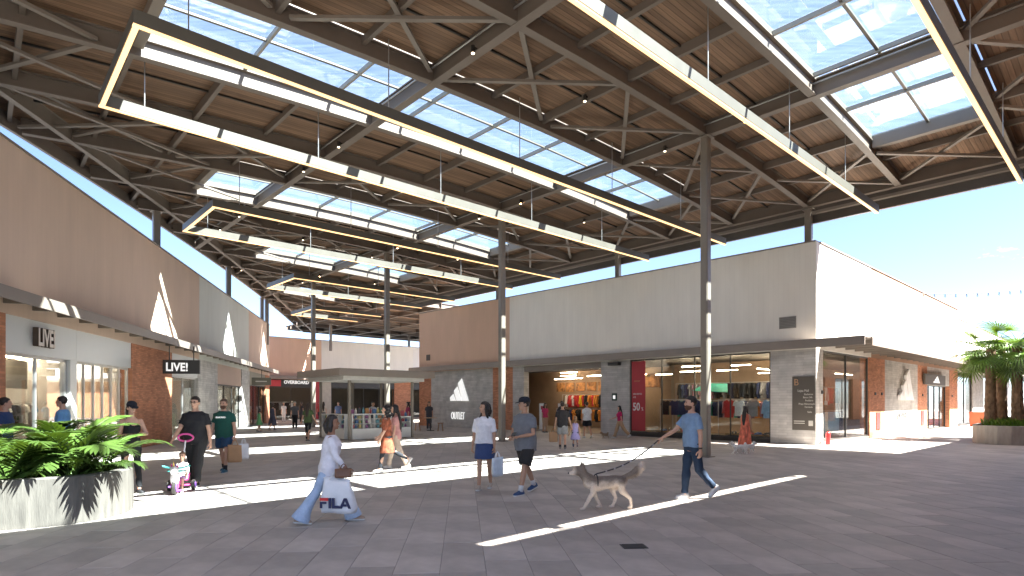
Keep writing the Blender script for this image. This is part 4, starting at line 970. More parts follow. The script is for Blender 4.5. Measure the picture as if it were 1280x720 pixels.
def fan(seed):
    r = random.Random(seed); b = MB(); L_ = r.uniform(.75, .95); a0 = r.uniform(.3, .6)
    pts = [Vector((L_*t*math.cos(a0-.25*t), 0, L_*t*math.sin(a0-.25*t))) for t in (0, .33, .66, 1)]
    b.tube(pts, [.02, .016, .013, .01], 5, round_ends=False); hub = pts[-1]; d0 = (pts[-1]-pts[-2]).normalized()
    n = 26
    for i in range(n):
        a = (i/(n-1)-.5)*4.2; ln = (.80+.12*math.cos(a))*r.uniform(.9, 1.05); w = .026
        bd = (d0*math.cos(a)+Vector((0, math.sin(a), 0))+Vector((0, 0, .12))).normalized(); sd = bd.cross(Vector((0, 0, 1)))
        sd = (sd.normalized() if sd.length > .01 else Vector((0, 1, 0)))*w; dr = Vector((0, 0, -1))
        m1 = hub+bd*ln*.5; m2 = hub+bd*ln*.78+dr*ln*.10; tip = hub+bd*ln+dr*ln*.30; nn = Vector((0, 0, .012))
        b.add([hub+sd*.3, hub-sd*.3, m1-sd-nn, m1, m1+sd-nn, m2-sd*.7, m2+sd*.7, tip], [(0, 1, 2, 3), (0, 3, 4), (3, 2, 5), (3, 5, 6), (4, 3, 6), (6, 5, 7)])
    return b
FN = []
for i in range(4):
    bb = fan(i+40); me = bpy.data.meshes.new('frond'); me.from_pydata(bb.v, [], bb.f); me.materials.append(M_PALM); FN.append(me)
M_TRUNK = mat('palm trunk fibre', (.16, .105, .065), .95, .45, 9, bump=1.0, bscale=22, stretch=(1, 1, .6))
for (x, y, h, lab) in ((19.85, 24.2, 3.2, 'palm with a thick shaggy trunk nearest the planter corner'), (21.3, 25.4, 3.3, 'palm standing behind and between the other two palms'), (20.45, 23.6, 3.4, 'palm closest to the right edge of the view'), (23.2, 24.8, 3.2, 'palm at the far right end of the planter')):
    e = empty('palm_tree', (x, y, .6), pr.uniform(0, 6), lab, 'palm tree', 'palms in the right planter'); b = MB(); rings = []
    nr = 26
    for i in range(nr+1):
        f = i/nr; r0 = (.20-.05*f+.05*(1-f)**6)*(1+.06*(i % 2)); cx, cy = .06*math.sin(f*2), .05*f
        rings.append([Vector((cx+r0*math.cos(a)*(1+.10*noise.noise(Vector((x+i*1.7, k*1.3, 0)))), cy+r0*math.sin(a)*(1+.10*noise.noise(Vector((y+i, k*2.1, 3)))), h*f)) for k, a in enumerate([q*2*math.pi/14 for q in range(14)])])
    b.loft(rings)
    for i in range(260):   # old leaf bases and fibre
        f = pr.uniform(.03, .99); a = pr.uniform(0, 6.28); r0 = .19-.05*f; p = Vector((.06*math.sin(f*2)+r0*math.cos(a), .05*f+r0*math.sin(a), h*f)); o_ = Vector((math.cos(a), math.sin(a), 0)); sd = Vector((-o_.y, o_.x, 0))*.03
        b.add([p-sd, p+sd, p+o_*.06+Z3*pr.uniform(.05, .13)], [(0, 1, 2)])
    b.build('trunk', M_TRUNK, e, local=True)
    for k in range(24):
        o = bpy.data.objects.new('frond', pr.choice(FN)); COL.objects.link(o); o.parent = e; el = pr.uniform(-.8, .95)
        o.location = (.05, .05, h+pr.uniform(-.25, .05)); o.rotation_euler = (pr.uniform(-.3, .3), -el*.9+.35, k*2.4+pr.uniform(-.3, .3)); sc = pr.uniform(.75, 1.05); o.scale = (sc, sc, sc)
# string of lamps over the street
sl_ = empty('string_lights', FR.p(10, -3, 7.9), 0, 'string of small bulbs sagging against the sky above the right store', 'string lights')
P0 = FR.p(13.5, -1.5, 7.75); P1 = ST(-12, 34, 10.2); b = MB(); pts = []
for i in range(33):
    f = i/32; pts.append(P0.lerp(P1, f)-Z3*(1.6*4*f*(1-f))*.62)
b.tube(pts, .012, 4, round_ends=False); b.build('cable', M_DARK, sl_)
for i in range(1, 32, 1):
    p = pts[i]; b = MB(); b.tube([p-Z3*.02, p-Z3*.10], .022, 6); bo = b.build('socket', M_DARK, sl_)
    b = MB(); b.ell(p-Z3*.15, (.04, .04, .055), 8, 5); b.build('bulb', glass('bulb glass', (.8, .8, .8), 1.0), bo, smooth=True)
# ------------------------------------------------------------------ people
PENDING = []
def grow(name, mb, m, parent, vox, disp=0.0, dsc=9.0, it=3):
    """a continuous surface grown round overlapping limbs"""
    o = mb.build(name, m, parent, smooth=True, local=True)
    r = o.modifiers.new('remesh', 'REMESH'); r.mode = 'VOXEL'; r.voxel_size = vox; r.use_smooth_shade = True
    s = o.modifiers.new('smooth', 'SMOOTH'); s.factor = .5; s.iterations = it
    PENDING.append((o, disp, dsc)); return o
def cloth(name, c, var=.12): return mat('clothing '+name, c, .88, var, 14, bump=.6, bscale=22)
def skinm(c): return mat('skin %.2f' % c[0], c, .5, .07, 12, bump=.05, bscale=60)
LIGHT, TANS, BROWN = (.56, .33, .23), (.42, .24, .155), (.25, .125, .075)
MALE = [(-.12, .150, .112, 0), (0, .172, .120, 0), (.15, .152, .112, .005), (.34, .178, .124, .01), (.46, .168, .104, -.002), (.53, .085, .068, -.01)]
FEM = [(-.12, .160, .118, -.005), (0, .172, .120, -.01), (.16, .125, .096, .005), (.33, .148, .118, .018), (.45, .142, .088, 0), (.51, .072, .060, -.01)]
def sring(c, rx, ry, lean, n=18):
    out = []
    for k in range(n):
        a = 2*math.pi*k/n; ca, sa = math.cos(a), math.sin(a); e = .86
        out.append(Vector((c.x+rx*math.copysign(abs(ca)**e, ca), c.y+ry*math.copysign(abs(sa)**e, sa), c.z)))
    return out
def dvec(fwd, outw, side):
    f, o = RAD(fwd), RAD(outw); v = Vector((side*math.sin(o), math.sin(f)*math.cos(o), -math.cos(f)*math.cos(o))); return v.normalized()
def person(label, loc, face, H=1.72, fem=False, legs=((0, 0), (0, 0)), arms=((0, 8, 10, 4), (0, 8, 10, 4)), top=None, bottom=None, dress=None, shoe=(.1, .1, .1), hair=('short', (.015, .01, .008)), skin=LIGHT,
           turn=0, nod=0, cap=None, glasses=False, lean=2, build=1.0, detail=2, beard=None, headscale=1.0, group=None, sit=None, socks=None, legcol=None, armpits=None):
    k = H/1.75; e = empty('person', (loc[0], loc[1], loc[2] if len(loc) > 2 else 0), RAD(face-90), label, 'person', group)
    vox = .010 if detail == 2 else .017
    SK = skinm(skin); prof = FEM if fem else MALE
    thigh, shin, ank = .43*k, .42*k, .08*k
    hipx = .088*k*(.98 if fem else 1)*build**.5
    J = []
    for i, s in enumerate((-1, 1)):          # 0 = left (-x), 1 = right (+x)
        a, b_ = legs[i]; kn = Vector((0, math.sin(RAD(a)), -math.cos(RAD(a))))*thigh; an = kn+Vector((0, math.sin(RAD(a-b_)), -math.cos(RAD(a-b_))))*shin
        J.append((kn, an))
    low = min(J[0][1].z, J[1][1].z)
    pz = ank-low+.004 if sit is None else sit
    hips = [Vector((s*hipx, 0, pz)) for s in (-1, 1)]
    knee = [hips[i]+J[i][0] for i in (0, 1)]; ankle = [hips[i]+J[i][1] for i in (0, 1)]
    ln = RAD(lean); up = Vector((0, math.sin(ln), math.cos(ln)))
    def tor(dz): return Vector((0, 0, pz))+(up*dz*k if dz > 0 else Z3*dz*k)
    shx = (.152 if fem else .176)*k*build**.6
    shl = [tor(.435)+Vector((s*shx, 0, 0)) for s in (-1, 1)]
    elb, wri, fdir = [], [], []
    for i, s in enumerate((-1, 1)):
        f1, o1, f2, o2 = arms[i]; d1 = dvec(f1, o1, s); d2 = dvec(f2, o2, s); el = shl[i]+d1*.285*k; elb.append(el); wri.append(el+d2*.245*k); fdir.append(d2)
    # --- body: one surface
    b = MB(); q = .90
    b.loft([sring(tor(dz)+Vector((0, yo*k, 0)), rx*k*q*build, ry*k*q*build, 0) for dz, rx, ry, yo in prof])
    lr = 1.0 if not fem else .95
    for i in (0, 1):
        b.tube([hips[i]+Z3*.03*k, hips[i].lerp(knee[i], .5), knee[i], knee[i].lerp(ankle[i], .3)-Vector((0, .012*k, 0)), ankle[i]], [.080*k*lr*build, .068*k*lr*build**.7, .052*k*lr, .053*k*lr, .034*k*lr], 12)
        b.tube([shl[i], shl[i].lerp(elb[i], .5), elb[i], elb[i].lerp(wri[i], .35), wri[i]], [.050*k*lr*build**.5, .045*k*lr, .037*k*lr, .037*k*lr, .026*k*lr], 10)
    HM = Matrix.Rotation(RAD(turn), 3, 'Z') @ Matrix.Rotation(RAD(-nod), 3, 'X')
    hs = k*headscale*(.96 if fem else 1); hc = tor(.53)+Vector((0, .02*k, .155*hs))
    def hp(x, y, z): return hc+HM @ Vector((x*hs, y*hs, z*hs))
    b.tube([tor(.46), tor(.53)+Vector((0, .004*k, .03*k)), hp(0, -.015, -.05)], [.062*k, .052*k*lr, .052*hs], 12)
    b.ell(hp(0, -.008, .025), (.074*hs, .094*hs, .095*hs), 14, 9, HM); b.ell(hp(0, .024, -.045), (.055*hs, .064*hs, .070*hs), 12, 8, HM)
    b.ell(hp(0, .094, -.014), (.013*hs, .022*hs, .026*hs), 8, 5, HM); b.ell(hp(0, .080, -.068), (.026*hs, .016*hs, .014*hs), 8, 4, HM); b.ell(hp(0, .075, -.098), (.02*hs, .014*hs, .014*hs), 8, 4, HM)
    for s in (-1, 1): b.ell(hp(s*.076, -.008, -.012), (.012*hs, .022*hs, .032*hs), 8, 5, HM)
    body = grow('body', b, SK, e, vox)
    # hands: palm, four fingers, thumb
    if detail == 2:
        for i, s in enumerate((-1, 1)):
            hb = MB(); d = fdir[i]; w = Vector((0, 1, 0))-d*d.y
            if w.length < .55: w = Vector((-s, 0, 0))-d*(-s*d.x)
            w.normalize(); c = w.cross(d)
            if c.dot(Vector((-s, 0, 0))+Vector((0, 0, -.3))) < 0: c = -c
            p0 = wri[i]; hb.tube([p0-d*.02*k, p0+d*.03*k, p0+d*.078*k], [.026*k, .036*k, .038*k], 10, flat=.5, ref=c)
            for j, (off, fl) in enumerate(((.027, .070), (.010, .080), (-.008, .075), (-.025, .058))):
                a = p0+d*.072*k+w*off*k; m1 = a+(d*.9+c*.35).normalized()*fl*.5*k; m2 = m1+(d*.45+c*.8).normalized()*fl*.5*k
                hb.tube([a, m1, m2], [.0095*k, .0088*k, .007*k], 6)
            a = p0+d*.02*k+w*.028*k; m1 = a+(d*.6+w*.55+c*.35).normalized()*.045*k; m2 = m1+(d*.85+w*.1+c*.35).normalized()*.034*k
            hb.tube([a, m1, m2], [.012*k, .011*k, .009*k], 6)
            hb.build('hand', SK, e, smooth=True, local=True)
    else:
        for i in (0, 1):
            hb = MB(); hb.tube([wri[i], wri[i]+fdir[i]*.05*k, wri[i]+fdir[i]*.14*k], [.026*k, .036*k, .02*k], 8, flat=.5); a = wri[i]+fdir[i]*.03*k; hb.tube([a, a+fdir[i]*.04*k+Vector((0, .03*k, 0))], .012*k, 5)
            hb.build('hand', SK, e, smooth=True, local=True)
    # face
    hcol = hair[1]
    if detail == 2:
        for s in (-1, 1):
            f = MB(); f.ell(hp(s*.030, .0835, .012), (.0125*hs, .006*hs, .007*hs), 8, 5, HM); f.build('eye', mat('eye', (.02, .014, .012), .2), e, smooth=True, local=True)
            f = MB(); f.ell(hp(s*.031, .0865, .033), (.019*hs, .006*hs, .0045*hs), 8, 4, HM); f.build('eyebrow', mat('brow', (.03, .02, .015), .8), e, local=True)
        f = MB(); f.ell(hp(0, .0945, -.067), (.022*hs, .004*hs, .006*hs), 8, 4, HM); f.build('mouth', mat('lips', (.30, .10, .085), .5), e, local=True)
    if beard:
        f = MB(); f.ell(hp(0, .030, -.066), (.060*hs, .070*hs, .060*hs), 12, 7, HM); bo = grow('beard', f, mat('beard', beard, .9, .3, 60), e, .010, .004, 60)
    # hair
    st = hair[0]; HR = mat('hair %.3f %.3f' % (hcol[0], hcol[1]), hcol, .5, .35, 30, bump=.6, bscale=60, stretch=(1, 1, .25))
    f = MB()
    def hell(c, r, n=16, m=10, cut=True):
        rings = []
        for i in range(m+1):
            th = math.pi*(i+.12)/(m+.24); z = -math.cos(th); qq = math.sin(th); ring = []
            for j in range(n):
                p = Vector((r[0]*qq*math.cos(2*math.pi*j/n), r[1]*qq*math.sin(2*math.pi*j/n), r[2]*z))+Vector(c)
                if cut and p.y > .035 and p.z < .062: p = Vector((p.x*.72, .02+(p.y-.035)*.3, p.z))
                elif cut and p.z < -.055 and st == 'short': p = Vector((p.x*.7, p.y*.75, -.055))
                ring.append(hp(*p))
            rings.append(ring)
        f.loft(rings)
    hell((0, -.016, .034), (.083, .101, .098))
    if st in ('long', 'pony', 'bob', 'curly'):
        hell((0, -.05, -.03), (.082, .068, .10), cut=False)
    if st == 'long':
        L_ = hair[2] if len(hair) > 2 else .42
        bk = [hp(0, -.07, .04), hp(0, -.095, -.07), tor(.50)+Vector((0, -.10*k, 0)), tor(.50-L_*.55)+Vector((0, -.135*k, 0)), tor(.50-L_)+Vector((0, -.13*k, 0))]
        f.tube(bk, [.075*hs, .085*hs, .095*hs, .085*hs, .045*hs], 12, flat=.42, ref=Vector((0, 1, 0)))
        for s in (-1, 1): f.tube([hp(s*.07, -.01, .0), hp(s*.078, -.005, -.09), tor(.47)+Vector((s*.075*k, .05*k, 0)), tor(.38)+Vector((s*.08*k, .10*k, 0))], [.03*hs, .03*hs, .026*hs, .012*hs], 8)
    if st == 'pony': f.tube([hp(0, -.10, .03), hp(0, -.15, -.02), hp(0, -.15, -.14), hp(0, -.12, -.24)], [.03*hs, .036*hs, .032*hs, .012*hs], 8)
    if st == 'bob':
        for s in (-1, 1): f.tube([hp(s*.066, -.02, .03), hp(s*.082, -.02, -.06), hp(s*.075, -.02, -.13)], [.035*hs, .042*hs, .03*hs], 10)
        f.tube([hp(0, -.08, .0), hp(0, -.095, -.08), hp(0, -.085, -.14)], [.06*hs, .07*hs, .05*hs], 10)
    if st == 'curly':
        rr = random.Random(3)
        for _ in range(26): f.ell(hp(rr.uniform(-.09, .09), rr.uniform(-.13, -.01), rr.uniform(-.20, .10)), (.045*hs,)*3, 8, 5)
    if st != 'bald': grow('hair', f, HR, e, .009 if detail == 2 else .014, .004, 45, 2)
    if cap:
        c = MB(); c.loft([[hp(.088*w*math.cos(a), -.012+.106*w*math.sin(a), z) for a in [j*math.pi/9 for j in range(18)]] for z, w in ((.040, 1), (.075, 1), (.11, .86), (.132, .55), (.138, .15))]); co = c.build('cap', cloth('cap', cap, .05), e, smooth=True, local=True)
        c = MB(); P = [(.075*math.cos(a)*(1 if s_ else 1), .075+.085*math.sin(a)) for s_, a in [(1, j*math.pi/8) for j in range(9)]]
        c.loft([[hp(x, y, .040-(y-.075)*.25) for x, y in P], [hp(x, y, .050-(y-.075)*.25) for x, y in P]]); c.build('brim', cloth('cap', cap, .05), co, local=True)
    if glasses:
        g = MB()
        for s in (-1, 1): g.tube([hp(s*.034+.022*math.cos(a), .094, .010+.017*math.sin(a)) for a in [j*math.pi/5 for j in range(11)]], .003*hs, 5, round_ends=False); g.tube([hp(s*.055, .09, .014), hp(s*.078, .0, .012)], .003*hs, 5)
        g.tube([hp(-.012, .098, .014), hp(.012, .098, .014)], .003*hs, 5); g.build('glasses', M_DARK, e, local=True)
    # clothes
    if top:
        tcol, sl_, hem = top['c'], top.get('sleeve', 'short'), top.get('hem', .06); ex = top.get('loose', .020)*k
        c = MB(); P = [(dz, rx, ry, yo) for dz, rx, ry, yo in prof if dz > -hem-.02]
        if -hem < P[0][0]-.02: P = [(-hem, prof[1][1]*1.02, prof[1][2]*1.05, prof[1][3])]+P
        if sl_ == 'tank': P = P[:-2]+[(prof[-2][0]-.04, prof[-2][1]*.78, prof[-2][2], 0)]
        elif top.get('neck', 1): P = P[:-1]+[(P[-1][0]-.015, P[-1][1]*1.0, P[-1][2], P[-1][3])]
        c.loft([sring(tor(dz)+Vector((0, yo*k, 0)), rx*k*build+ex*(1 if dz < .4 else .55), ry*k*build+ex*(1 if dz < .4 else .5), 0) for dz, rx, ry, yo in P])
        fr_ = {'short': .66, 'long': 1.0, 'half': .85, 'tank': 0}[sl_]
        if fr_:
            for i in (0, 1):
                er = .058*k*lr*build**.4; pe = shl[i].lerp(elb[i], min(1, fr_*1.0)); pts = [shl[i]-Vector(((-1, 1)[i]*.03*k, 0, 0)), shl[i], shl[i].lerp(pe, .6), pe]; rd = [er, er+.012*k, er+.008*k, er+.010*k]
                if sl_ == 'long': pts += [elb[i].lerp(wri[i], .5), elb[i].lerp(wri[i], .80)]; rd = [er, er+.012*k, er+.004*k, er*.95, er*.85, er*.72]
                c.tube(pts, rd, 12, round_ends=False)
        if sl_ == 'tank':
            for s in (-1, 1): c.tube([tor(.36)+Vector((s*.07*k, .10*k, 0)), tor(.49)+Vector((s*.075*k, .01*k, 0)), tor(.36)+Vector((s*.06*k, -.10*k, 0))], .018*k, 6)
        grow('shirt', c, cloth(top['n'], tcol), e, .012 if detail == 2 else .018, .012, 8)
    if bottom:
        kind, bc = bottom['k'], bottom['c']; ex = bottom.get('loose', .014)*k; c = MB()
        if kind == 'skirt':
            ht = bottom.get('len', .36); c.loft([sring(tor(dz)+Vector((0, -.005, 0)), (rx+a)*k, (ry+a*.9)*k, 0) for dz, rx, ry, a in ((-ht, .175, .135, .03), (-.2, .178, .135, .018), (-.08, .172, .125, .012), (.05, .150, .110, .012), (.13, .128, .098, .012))])
        else:
            c.loft([sring(tor(dz)+Vector((0, yo*k, 0)), rx*k*build+ex*(1 if dz < -.05 else .45), ry*k*build+ex*(1 if dz < -.05 else .45), 0) for dz, rx, ry, yo in [(-.12,)+prof[0][1:], prof[1], (.05, prof[2][1]*1.08, prof[2][2]*1.04, 0)]])
            for i in (0, 1):
                H_, K_, A_ = hips[i], knee[i], ankle[i]; r1, r2, r3 = .088*k*lr*build+ex, .058*k*lr+ex, .040*k*lr+ex
                if kind == 'shorts': c.tube([H_-Z3*.05, H_.lerp(K_, .5), H_.lerp(K_, bottom.get('len', .86))], [r1*.92, r1*.97, r1*.97], 14, round_ends=False)
                elif kind == 'flare': c.tube([H_+Z3*.02, H_.lerp(K_, .5), K_, K_.lerp(A_, .5), A_-Z3*.035*k], [r1, r1*.86, r2*1.02, r2*1.25, r2*1.95], 16, round_ends=False)
                elif kind == 'leggings': c.tube([H_, H_.lerp(K_, .5), K_, K_.lerp(A_, .35), A_.lerp(K_, .06)], [.088*k*lr, .074*k*lr, .058*k*lr, .058*k*lr, .041*k*lr], 12, round_ends=False)
                else: c.tube([H_+Z3*.02, H_.lerp(K_, .5), K_, K_.lerp(A_, .5), A_.lerp(K_, .02)], [r1, r1*.88, r2*1.08, r2*1.0, r3*1.18], 14, round_ends=False)
        grow({'skirt': 'skirt', 'shorts': 'shorts', 'leggings': 'leggings'}.get(kind, 'trousers'), c, cloth(bottom['n'], bc), e, .012 if detail == 2 else .018, .010, 9)
    if dress:
        c = MB(); ht = dress['len']; fl = dress.get('flare', .06); P = [(-ht, .17+fl, .125+fl), (-ht*.6, .175+fl*.6, .13+fl*.6), (-.1, .175, .128), (.0, .165, .12), (.16, .135, .102), (.33, .152, .122), (.45, .14, .088), (.49, .08, .065)]
        c.loft([sring(tor(dz)+Vector((0, dress.get('drift', 0)*(-dz if dz < 0 else 0), 0)), (rx+.014)*k, (ry+.014)*k, 0, 20) for dz, rx, ry in P])
        if dress.get('sleeve'):
            for i in (0, 1): c.tube([shl[i], shl[i].lerp(elb[i], .6), elb[i]]+([elb[i].lerp(wri[i], .8)] if dress['sleeve'] == 'long' else []), [.062*k, .06*k, .058*k]+([.05*k] if dress['sleeve'] == 'long' else []), 10, round_ends=False)
        grow('dress', c, dress['m'], e, .012 if detail == 2 else .018, .008, 9)
    # shoes
    for i in (0, 1):
        A_ = ankle[i]; lift = max(0, A_.z-ank-.006); pit = min(1.0, lift/(.17*k)); back = J[i][1].y < J[1-i][1].y
        RM = Matrix.Rotation(-pit if back else pit*.35, 3, 'X')
        if sit is not None: RM = Matrix.Rotation(0, 3, 'X')
        c = MB(); rings = []
        for y, w, h in ((-.082, .020, .035), (-.070, .036, .085), (-.02, .040, .10), (.035, .041, .085), (.09, .047, .062), (.145, .044, .050), (.172, .022, .030)):
            ring = []
            for a in [j*math.pi/6 for j in range(7)]: ring.append(A_+RM @ (Vector((w*math.cos(a), y, -.080+.012+h*math.sin(a)*.9))*k))
            for x in (-.9, -.45, .45, .9): ring.append(A_+RM @ (Vector((w*x, y, -.082))*k))
            rings.append(ring)
        c.loft(rings); so_ = c.build('shoe', mat('shoe %.2f %.2f %.2f' % shoe, shoe, .6, .1, 20), e, smooth=True, local=True)
        c = MB(); c.loft([[A_+RM @ (Vector((w*x, y, z))*k) for y, w in ((-.085, .022), (-.06, .042), (.03, .043), (.1, .050), (.15, .046), (.178, .02)) for x in (1,)]+[A_+RM @ (Vector((-w, y, z))*k) for y, w in ((.178, .02), (.15, .046), (.1, .050), (.03, .043), (-.06, .042), (-.085, .022))] for z in (-.0835, -.064)]); c.build('sole', mat('white sole', (.6, .6, .58), .7), so_, local=True)
        if socks:
            c = MB(); c.tube([A_-Z3*.02*k, A_.lerp(knee[i], .22)], [.044*k, .046*k], 10, round_ends=False); c.build('sock', cloth('sock %.2f' % socks[0], socks), e, smooth=True, local=True)
    e['_w'] = 0; del e['_w']
    M = Matrix.Translation(e.location) @ Matrix.Rotation(RAD(face-90), 4, 'Z')
    return dict(e=e, hand=[M @ (wri[i]+fdir[i]*.085*k) for i in (0, 1)], head=M @ hc, M=M, tor=lambda dz, x=0, y=0: tor(dz)+Vector((x, y, 0)), k=k)
BLK, DNAVY = (.012, .012, .014), (.018, .026, .055)
DK, DBR = (.012, .009, .008), (.03, .018, .012)
walk = ((24, 8), (-16, 22))        # left leg forward
walkr = ((-16, 22), (24, 8))
step = ((12, 4), (-10, 14)); stepr = ((-10, 14), (12, 4))
stand = ((2, 3), (-1, 2))
# left side
person('man in a navy top with dark hair at the left edge behind the planter', (-10.45, 12.0), 20, 1.76, top=dict(c=(.03, .06, .16), n='navy top'), bottom=dict(k='trousers', c=DNAVY, n='navy trousers'), legs=step, skin=LIGHT, turn=25)
person('man in a light blue T-shirt standing behind the planter leaves', (-9.75, 12.7), 205, 1.78, top=dict(c=(.16, .38, .66), n='light blue tee'), bottom=dict(k='trousers', c=(.02, .06, .20), n='blue trousers'), legs=stand, skin=LIGHT, turn=-10, hair=('short', DBR))
capw = person('woman in a black tank top and black cap at the planter end', (-6.85, 10.5), -38, 1.68, True, top=dict(c=BLK, n='black tank', sleeve='tank', hem=.02, loose=.006), bottom=dict(k='leggings', c=(.018, .02, .024), n='black leggings'), legs=step, arms=((22, 14, 100, -34), (14, 14, 96, -36)), cap=(.012, .014, .022), nod=12, turn=6, hair=('pony', DBR), skin=LIGHT, shoe=(.02, .02, .022))
man_b = person('big man in black T-shirt and glasses pushing the toy tricycle', (-6.22, 11.5), -88, 1.78, build=1.10, top=dict(c=(.014, .014, .017), n='black tee', loose=.03, hem=.10), bottom=dict(k='trousers', c=(.020, .020, .021), n='black trousers', loose=.03), legs=((16, 6), (-6, 10)), arms=((2, 14, 8, 10), (18, 16, 34, 14)), glasses=True, skin=LIGHT, shoe=(.02, .02, .02), nod=4)
man_g = person('man in a dark green T-shirt and navy shorts carrying paper bags', (-6.75, 13.7), -86, 1.74, build=1.05, top=dict(c=(.012, .085, .065), n='green tee', loose=.03, hem=.12), bottom=dict(k='shorts', c=(.02, .06, .13), n='navy shorts', loose=.03, len=.8), legs=((14, 5), (-8, 14)), arms=((8, 14, 20, 10), (0, 12, 12, 8)), skin=LIGHT, shoe=(.03, .12, .20), socks=(.02, .02, .025), hair=('short', (.09, .045, .025)), beard=(.10, .05, .03))
pt = man_g; text_obj('chest_print', 'SEASONED', .05, pt['M'] @ Matrix.Translation(pt['tor'](.36, .12, .172)) @ Matrix.Rotation(math.pi, 4, 'Z') @ Matrix.Rotation(math.pi/2, 4, 'X'), M_LOGO, pt['e'], .004, .9)
# FILA bag woman
fila = person('woman in a white shirt and flared jeans carrying a big white bag', (-2.50, 7.98), 14, 1.56, True, top=dict(c=(.66, .66, .72), n='white shirt', sleeve='long', loose=.035, hem=.16), bottom=dict(k='flare', c=(.36, .46, .62), n='pale jeans', loose=.016), legs=((29, 8), (-26, 6)), arms=((-6, 8, 10, 6), (16, 10, 40, 4)), hair=('bob', DK), skin=BROWN, shoe=(.35, .25, .18), turn=-12, lean=4)
person('woman in an orange tunic and dark leggings walking left', (-2.93, 13.7), 184, 1.60, True, dress=dict(len=.42, flare=.05, sleeve='short', m=mat('orange print cloth', (.27, .075, .035), .85, .7, 13)), bottom=dict(k='leggings', c=(.02, .022, .028), n='dark leggings'), legs=((14, 4), (-22, 40)), arms=((4, 10, 26, 4), (14, 8, 40, 0)), hair=('curly', DK), skin=LIGHT, shoe=(.55, .48, .42), turn=6)
person('person in beige trousers half hidden behind the orange tunic', (-2.86, 14.4), 184, 1.62, True, top=dict(c=(.55, .28, .26), n='pink top', hem=.1), bottom=dict(k='trousers', c=(.60, .48, .38), n='beige trousers'), legs=((-14, 14), (16, 4)), hair=('long', DK), skin=LIGHT, shoe=(.55, .5, .45))
wt = person('woman in a white T-shirt and navy skirt walking towards the camera', (-.52, 11.05), -98, 1.68, True, top=dict(c=(.70, .70, .74), n='white tee', sleeve='half', loose=.032, hem=.03), bottom=dict(k='skirt', c=(.035, .06, .16), n='denim skirt', len=.33), legs=((-7, 12), (10, 3)), arms=((4, 9, 8, 3), (-3, 10, 2, 8)), hair=('long', DK, .30), skin=TANS, shoe=(.42, .36, .30), turn=-52)
gm = person('man in a grey T-shirt, black shorts and black cap holding a phone', (.24, 10.5), -132, 1.77, build=1.06, top=dict(c=(.155, .165, .185), n='grey tee', loose=.040, hem=.14), bottom=dict(k='shorts', c=(.022, .021, .022), n='black shorts', loose=.03, len=.92), legs=((18, 4), (-17, 13)), arms=((12, 12, 80, -34), (10, 12, 78, -36)), cap=(.010, .010, .011), skin=TANS, shoe=(.02, .06, .16), socks=(.6, .6, .6), turn=-36, nod=2)
dm = person('bearded man in a light blue T-shirt walking the husky', (3.06, 9.9), 196, 1.76, top=dict(c=(.19, .30, .46), n='dusty blue tee', loose=.016, hem=.05), bottom=dict(k='trousers', c=(.018, .038, .075), n='dark jeans', loose=.008), legs=((-9, 34), (8, 3)), arms=((-4, 10, 6, 8), (40, 10, 62, 4)), hair=('short', DK), beard=DBR, skin=LIGHT, shoe=(.66, .66, .66), turn=-12)
w = MB(); hp_ = dm['hand'][0]; w.tube([hp_+Vector((0, .01, .105)), hp_+Vector((0, .01, .13))], .036, 10, round_ends=False); w.build('wrist_watch', M_DARK, dm['e'])
# group by the entrance
dt_ = person('man in a dark T-shirt and grey shorts walking to the store with a child', (1.74, 20.1), 86, 1.66, detail=1, top=dict(c=(.03, .028, .03), n='charcoal tee', loose=.03, hem=.1), bottom=dict(k='shorts', c=(.30, .31, .31), n='grey shorts', loose=.03), legs=((12, 4), (-8, 10)), arms=((4, 12, 8, 10), (6, 14, 10, 16)), hair=('short', DBR), shoe=(.25, .23, .22), socks=(.05, .05, .05))
person('small girl in a lilac dress holding the hand of the man', (2.2, 20.3), 92, 1.12, True, detail=1, dress=dict(len=.40, flare=.09, m=cloth('lilac', (.42, .38, .68))), bottom=dict(k='leggings', c=(.12, .14, .22), n='slate leggings'), legs=step, hair=('pony', (.30, .17, .08)), headscale=1.3, skin=LIGHT, arms=((-8, 20, 10, 16), (6, 14, 20, 10)), shoe=(.5, .5, .5))
person('man in a white T-shirt and black shorts entering the outlet store', (3.38, 26.3), 110, 1.66, detail=1, top=dict(c=(.68, .70, .70), n='white tee man', loose=.03, hem=.08), bottom=dict(k='shorts', c=BLK, n='black shorts 2', loose=.03, len=.8), legs=((10, 3), (-10, 20)), hair=('short', DK), skin=LIGHT, shoe=(.6, .6, .6))
person('woman in a magenta top and beige trousers passing the grey stone pier', (4.84, 26.2), 182, 1.52, True, detail=1, top=dict(c=(.50, .02, .12), n='magenta top', hem=.0), bottom=dict(k='trousers', c=(.48, .33, .20), n='beige slacks', loose=.03), legs=((-24, 18), (20, 4)), hair=('long', DK), shoe=(.6, .6, .58), arms=((-10, 8, 0, 6), (30, 8, 70, 0)))
person('woman in a pink top standing inside the store entrance', (1.75, 31.0), -60, 1.60, True, detail=1, top=dict(c=(.55, .05, .14), n='pink top 2'), bottom=dict(k='trousers', c=(.45, .30, .20), n='tan slacks'), legs=stand, hair=('long', DK), skin=TANS)
person('shopper in dark clothes beside the entrance security gate', (2.7, 31.6), 120, 1.70, detail=1, top=dict(c=(.03, .03, .035), n='dark tee'), bottom=dict(k='trousers', c=(.05, .05, .06), n='dark trousers'), legs=stand, hair=('short', DK))
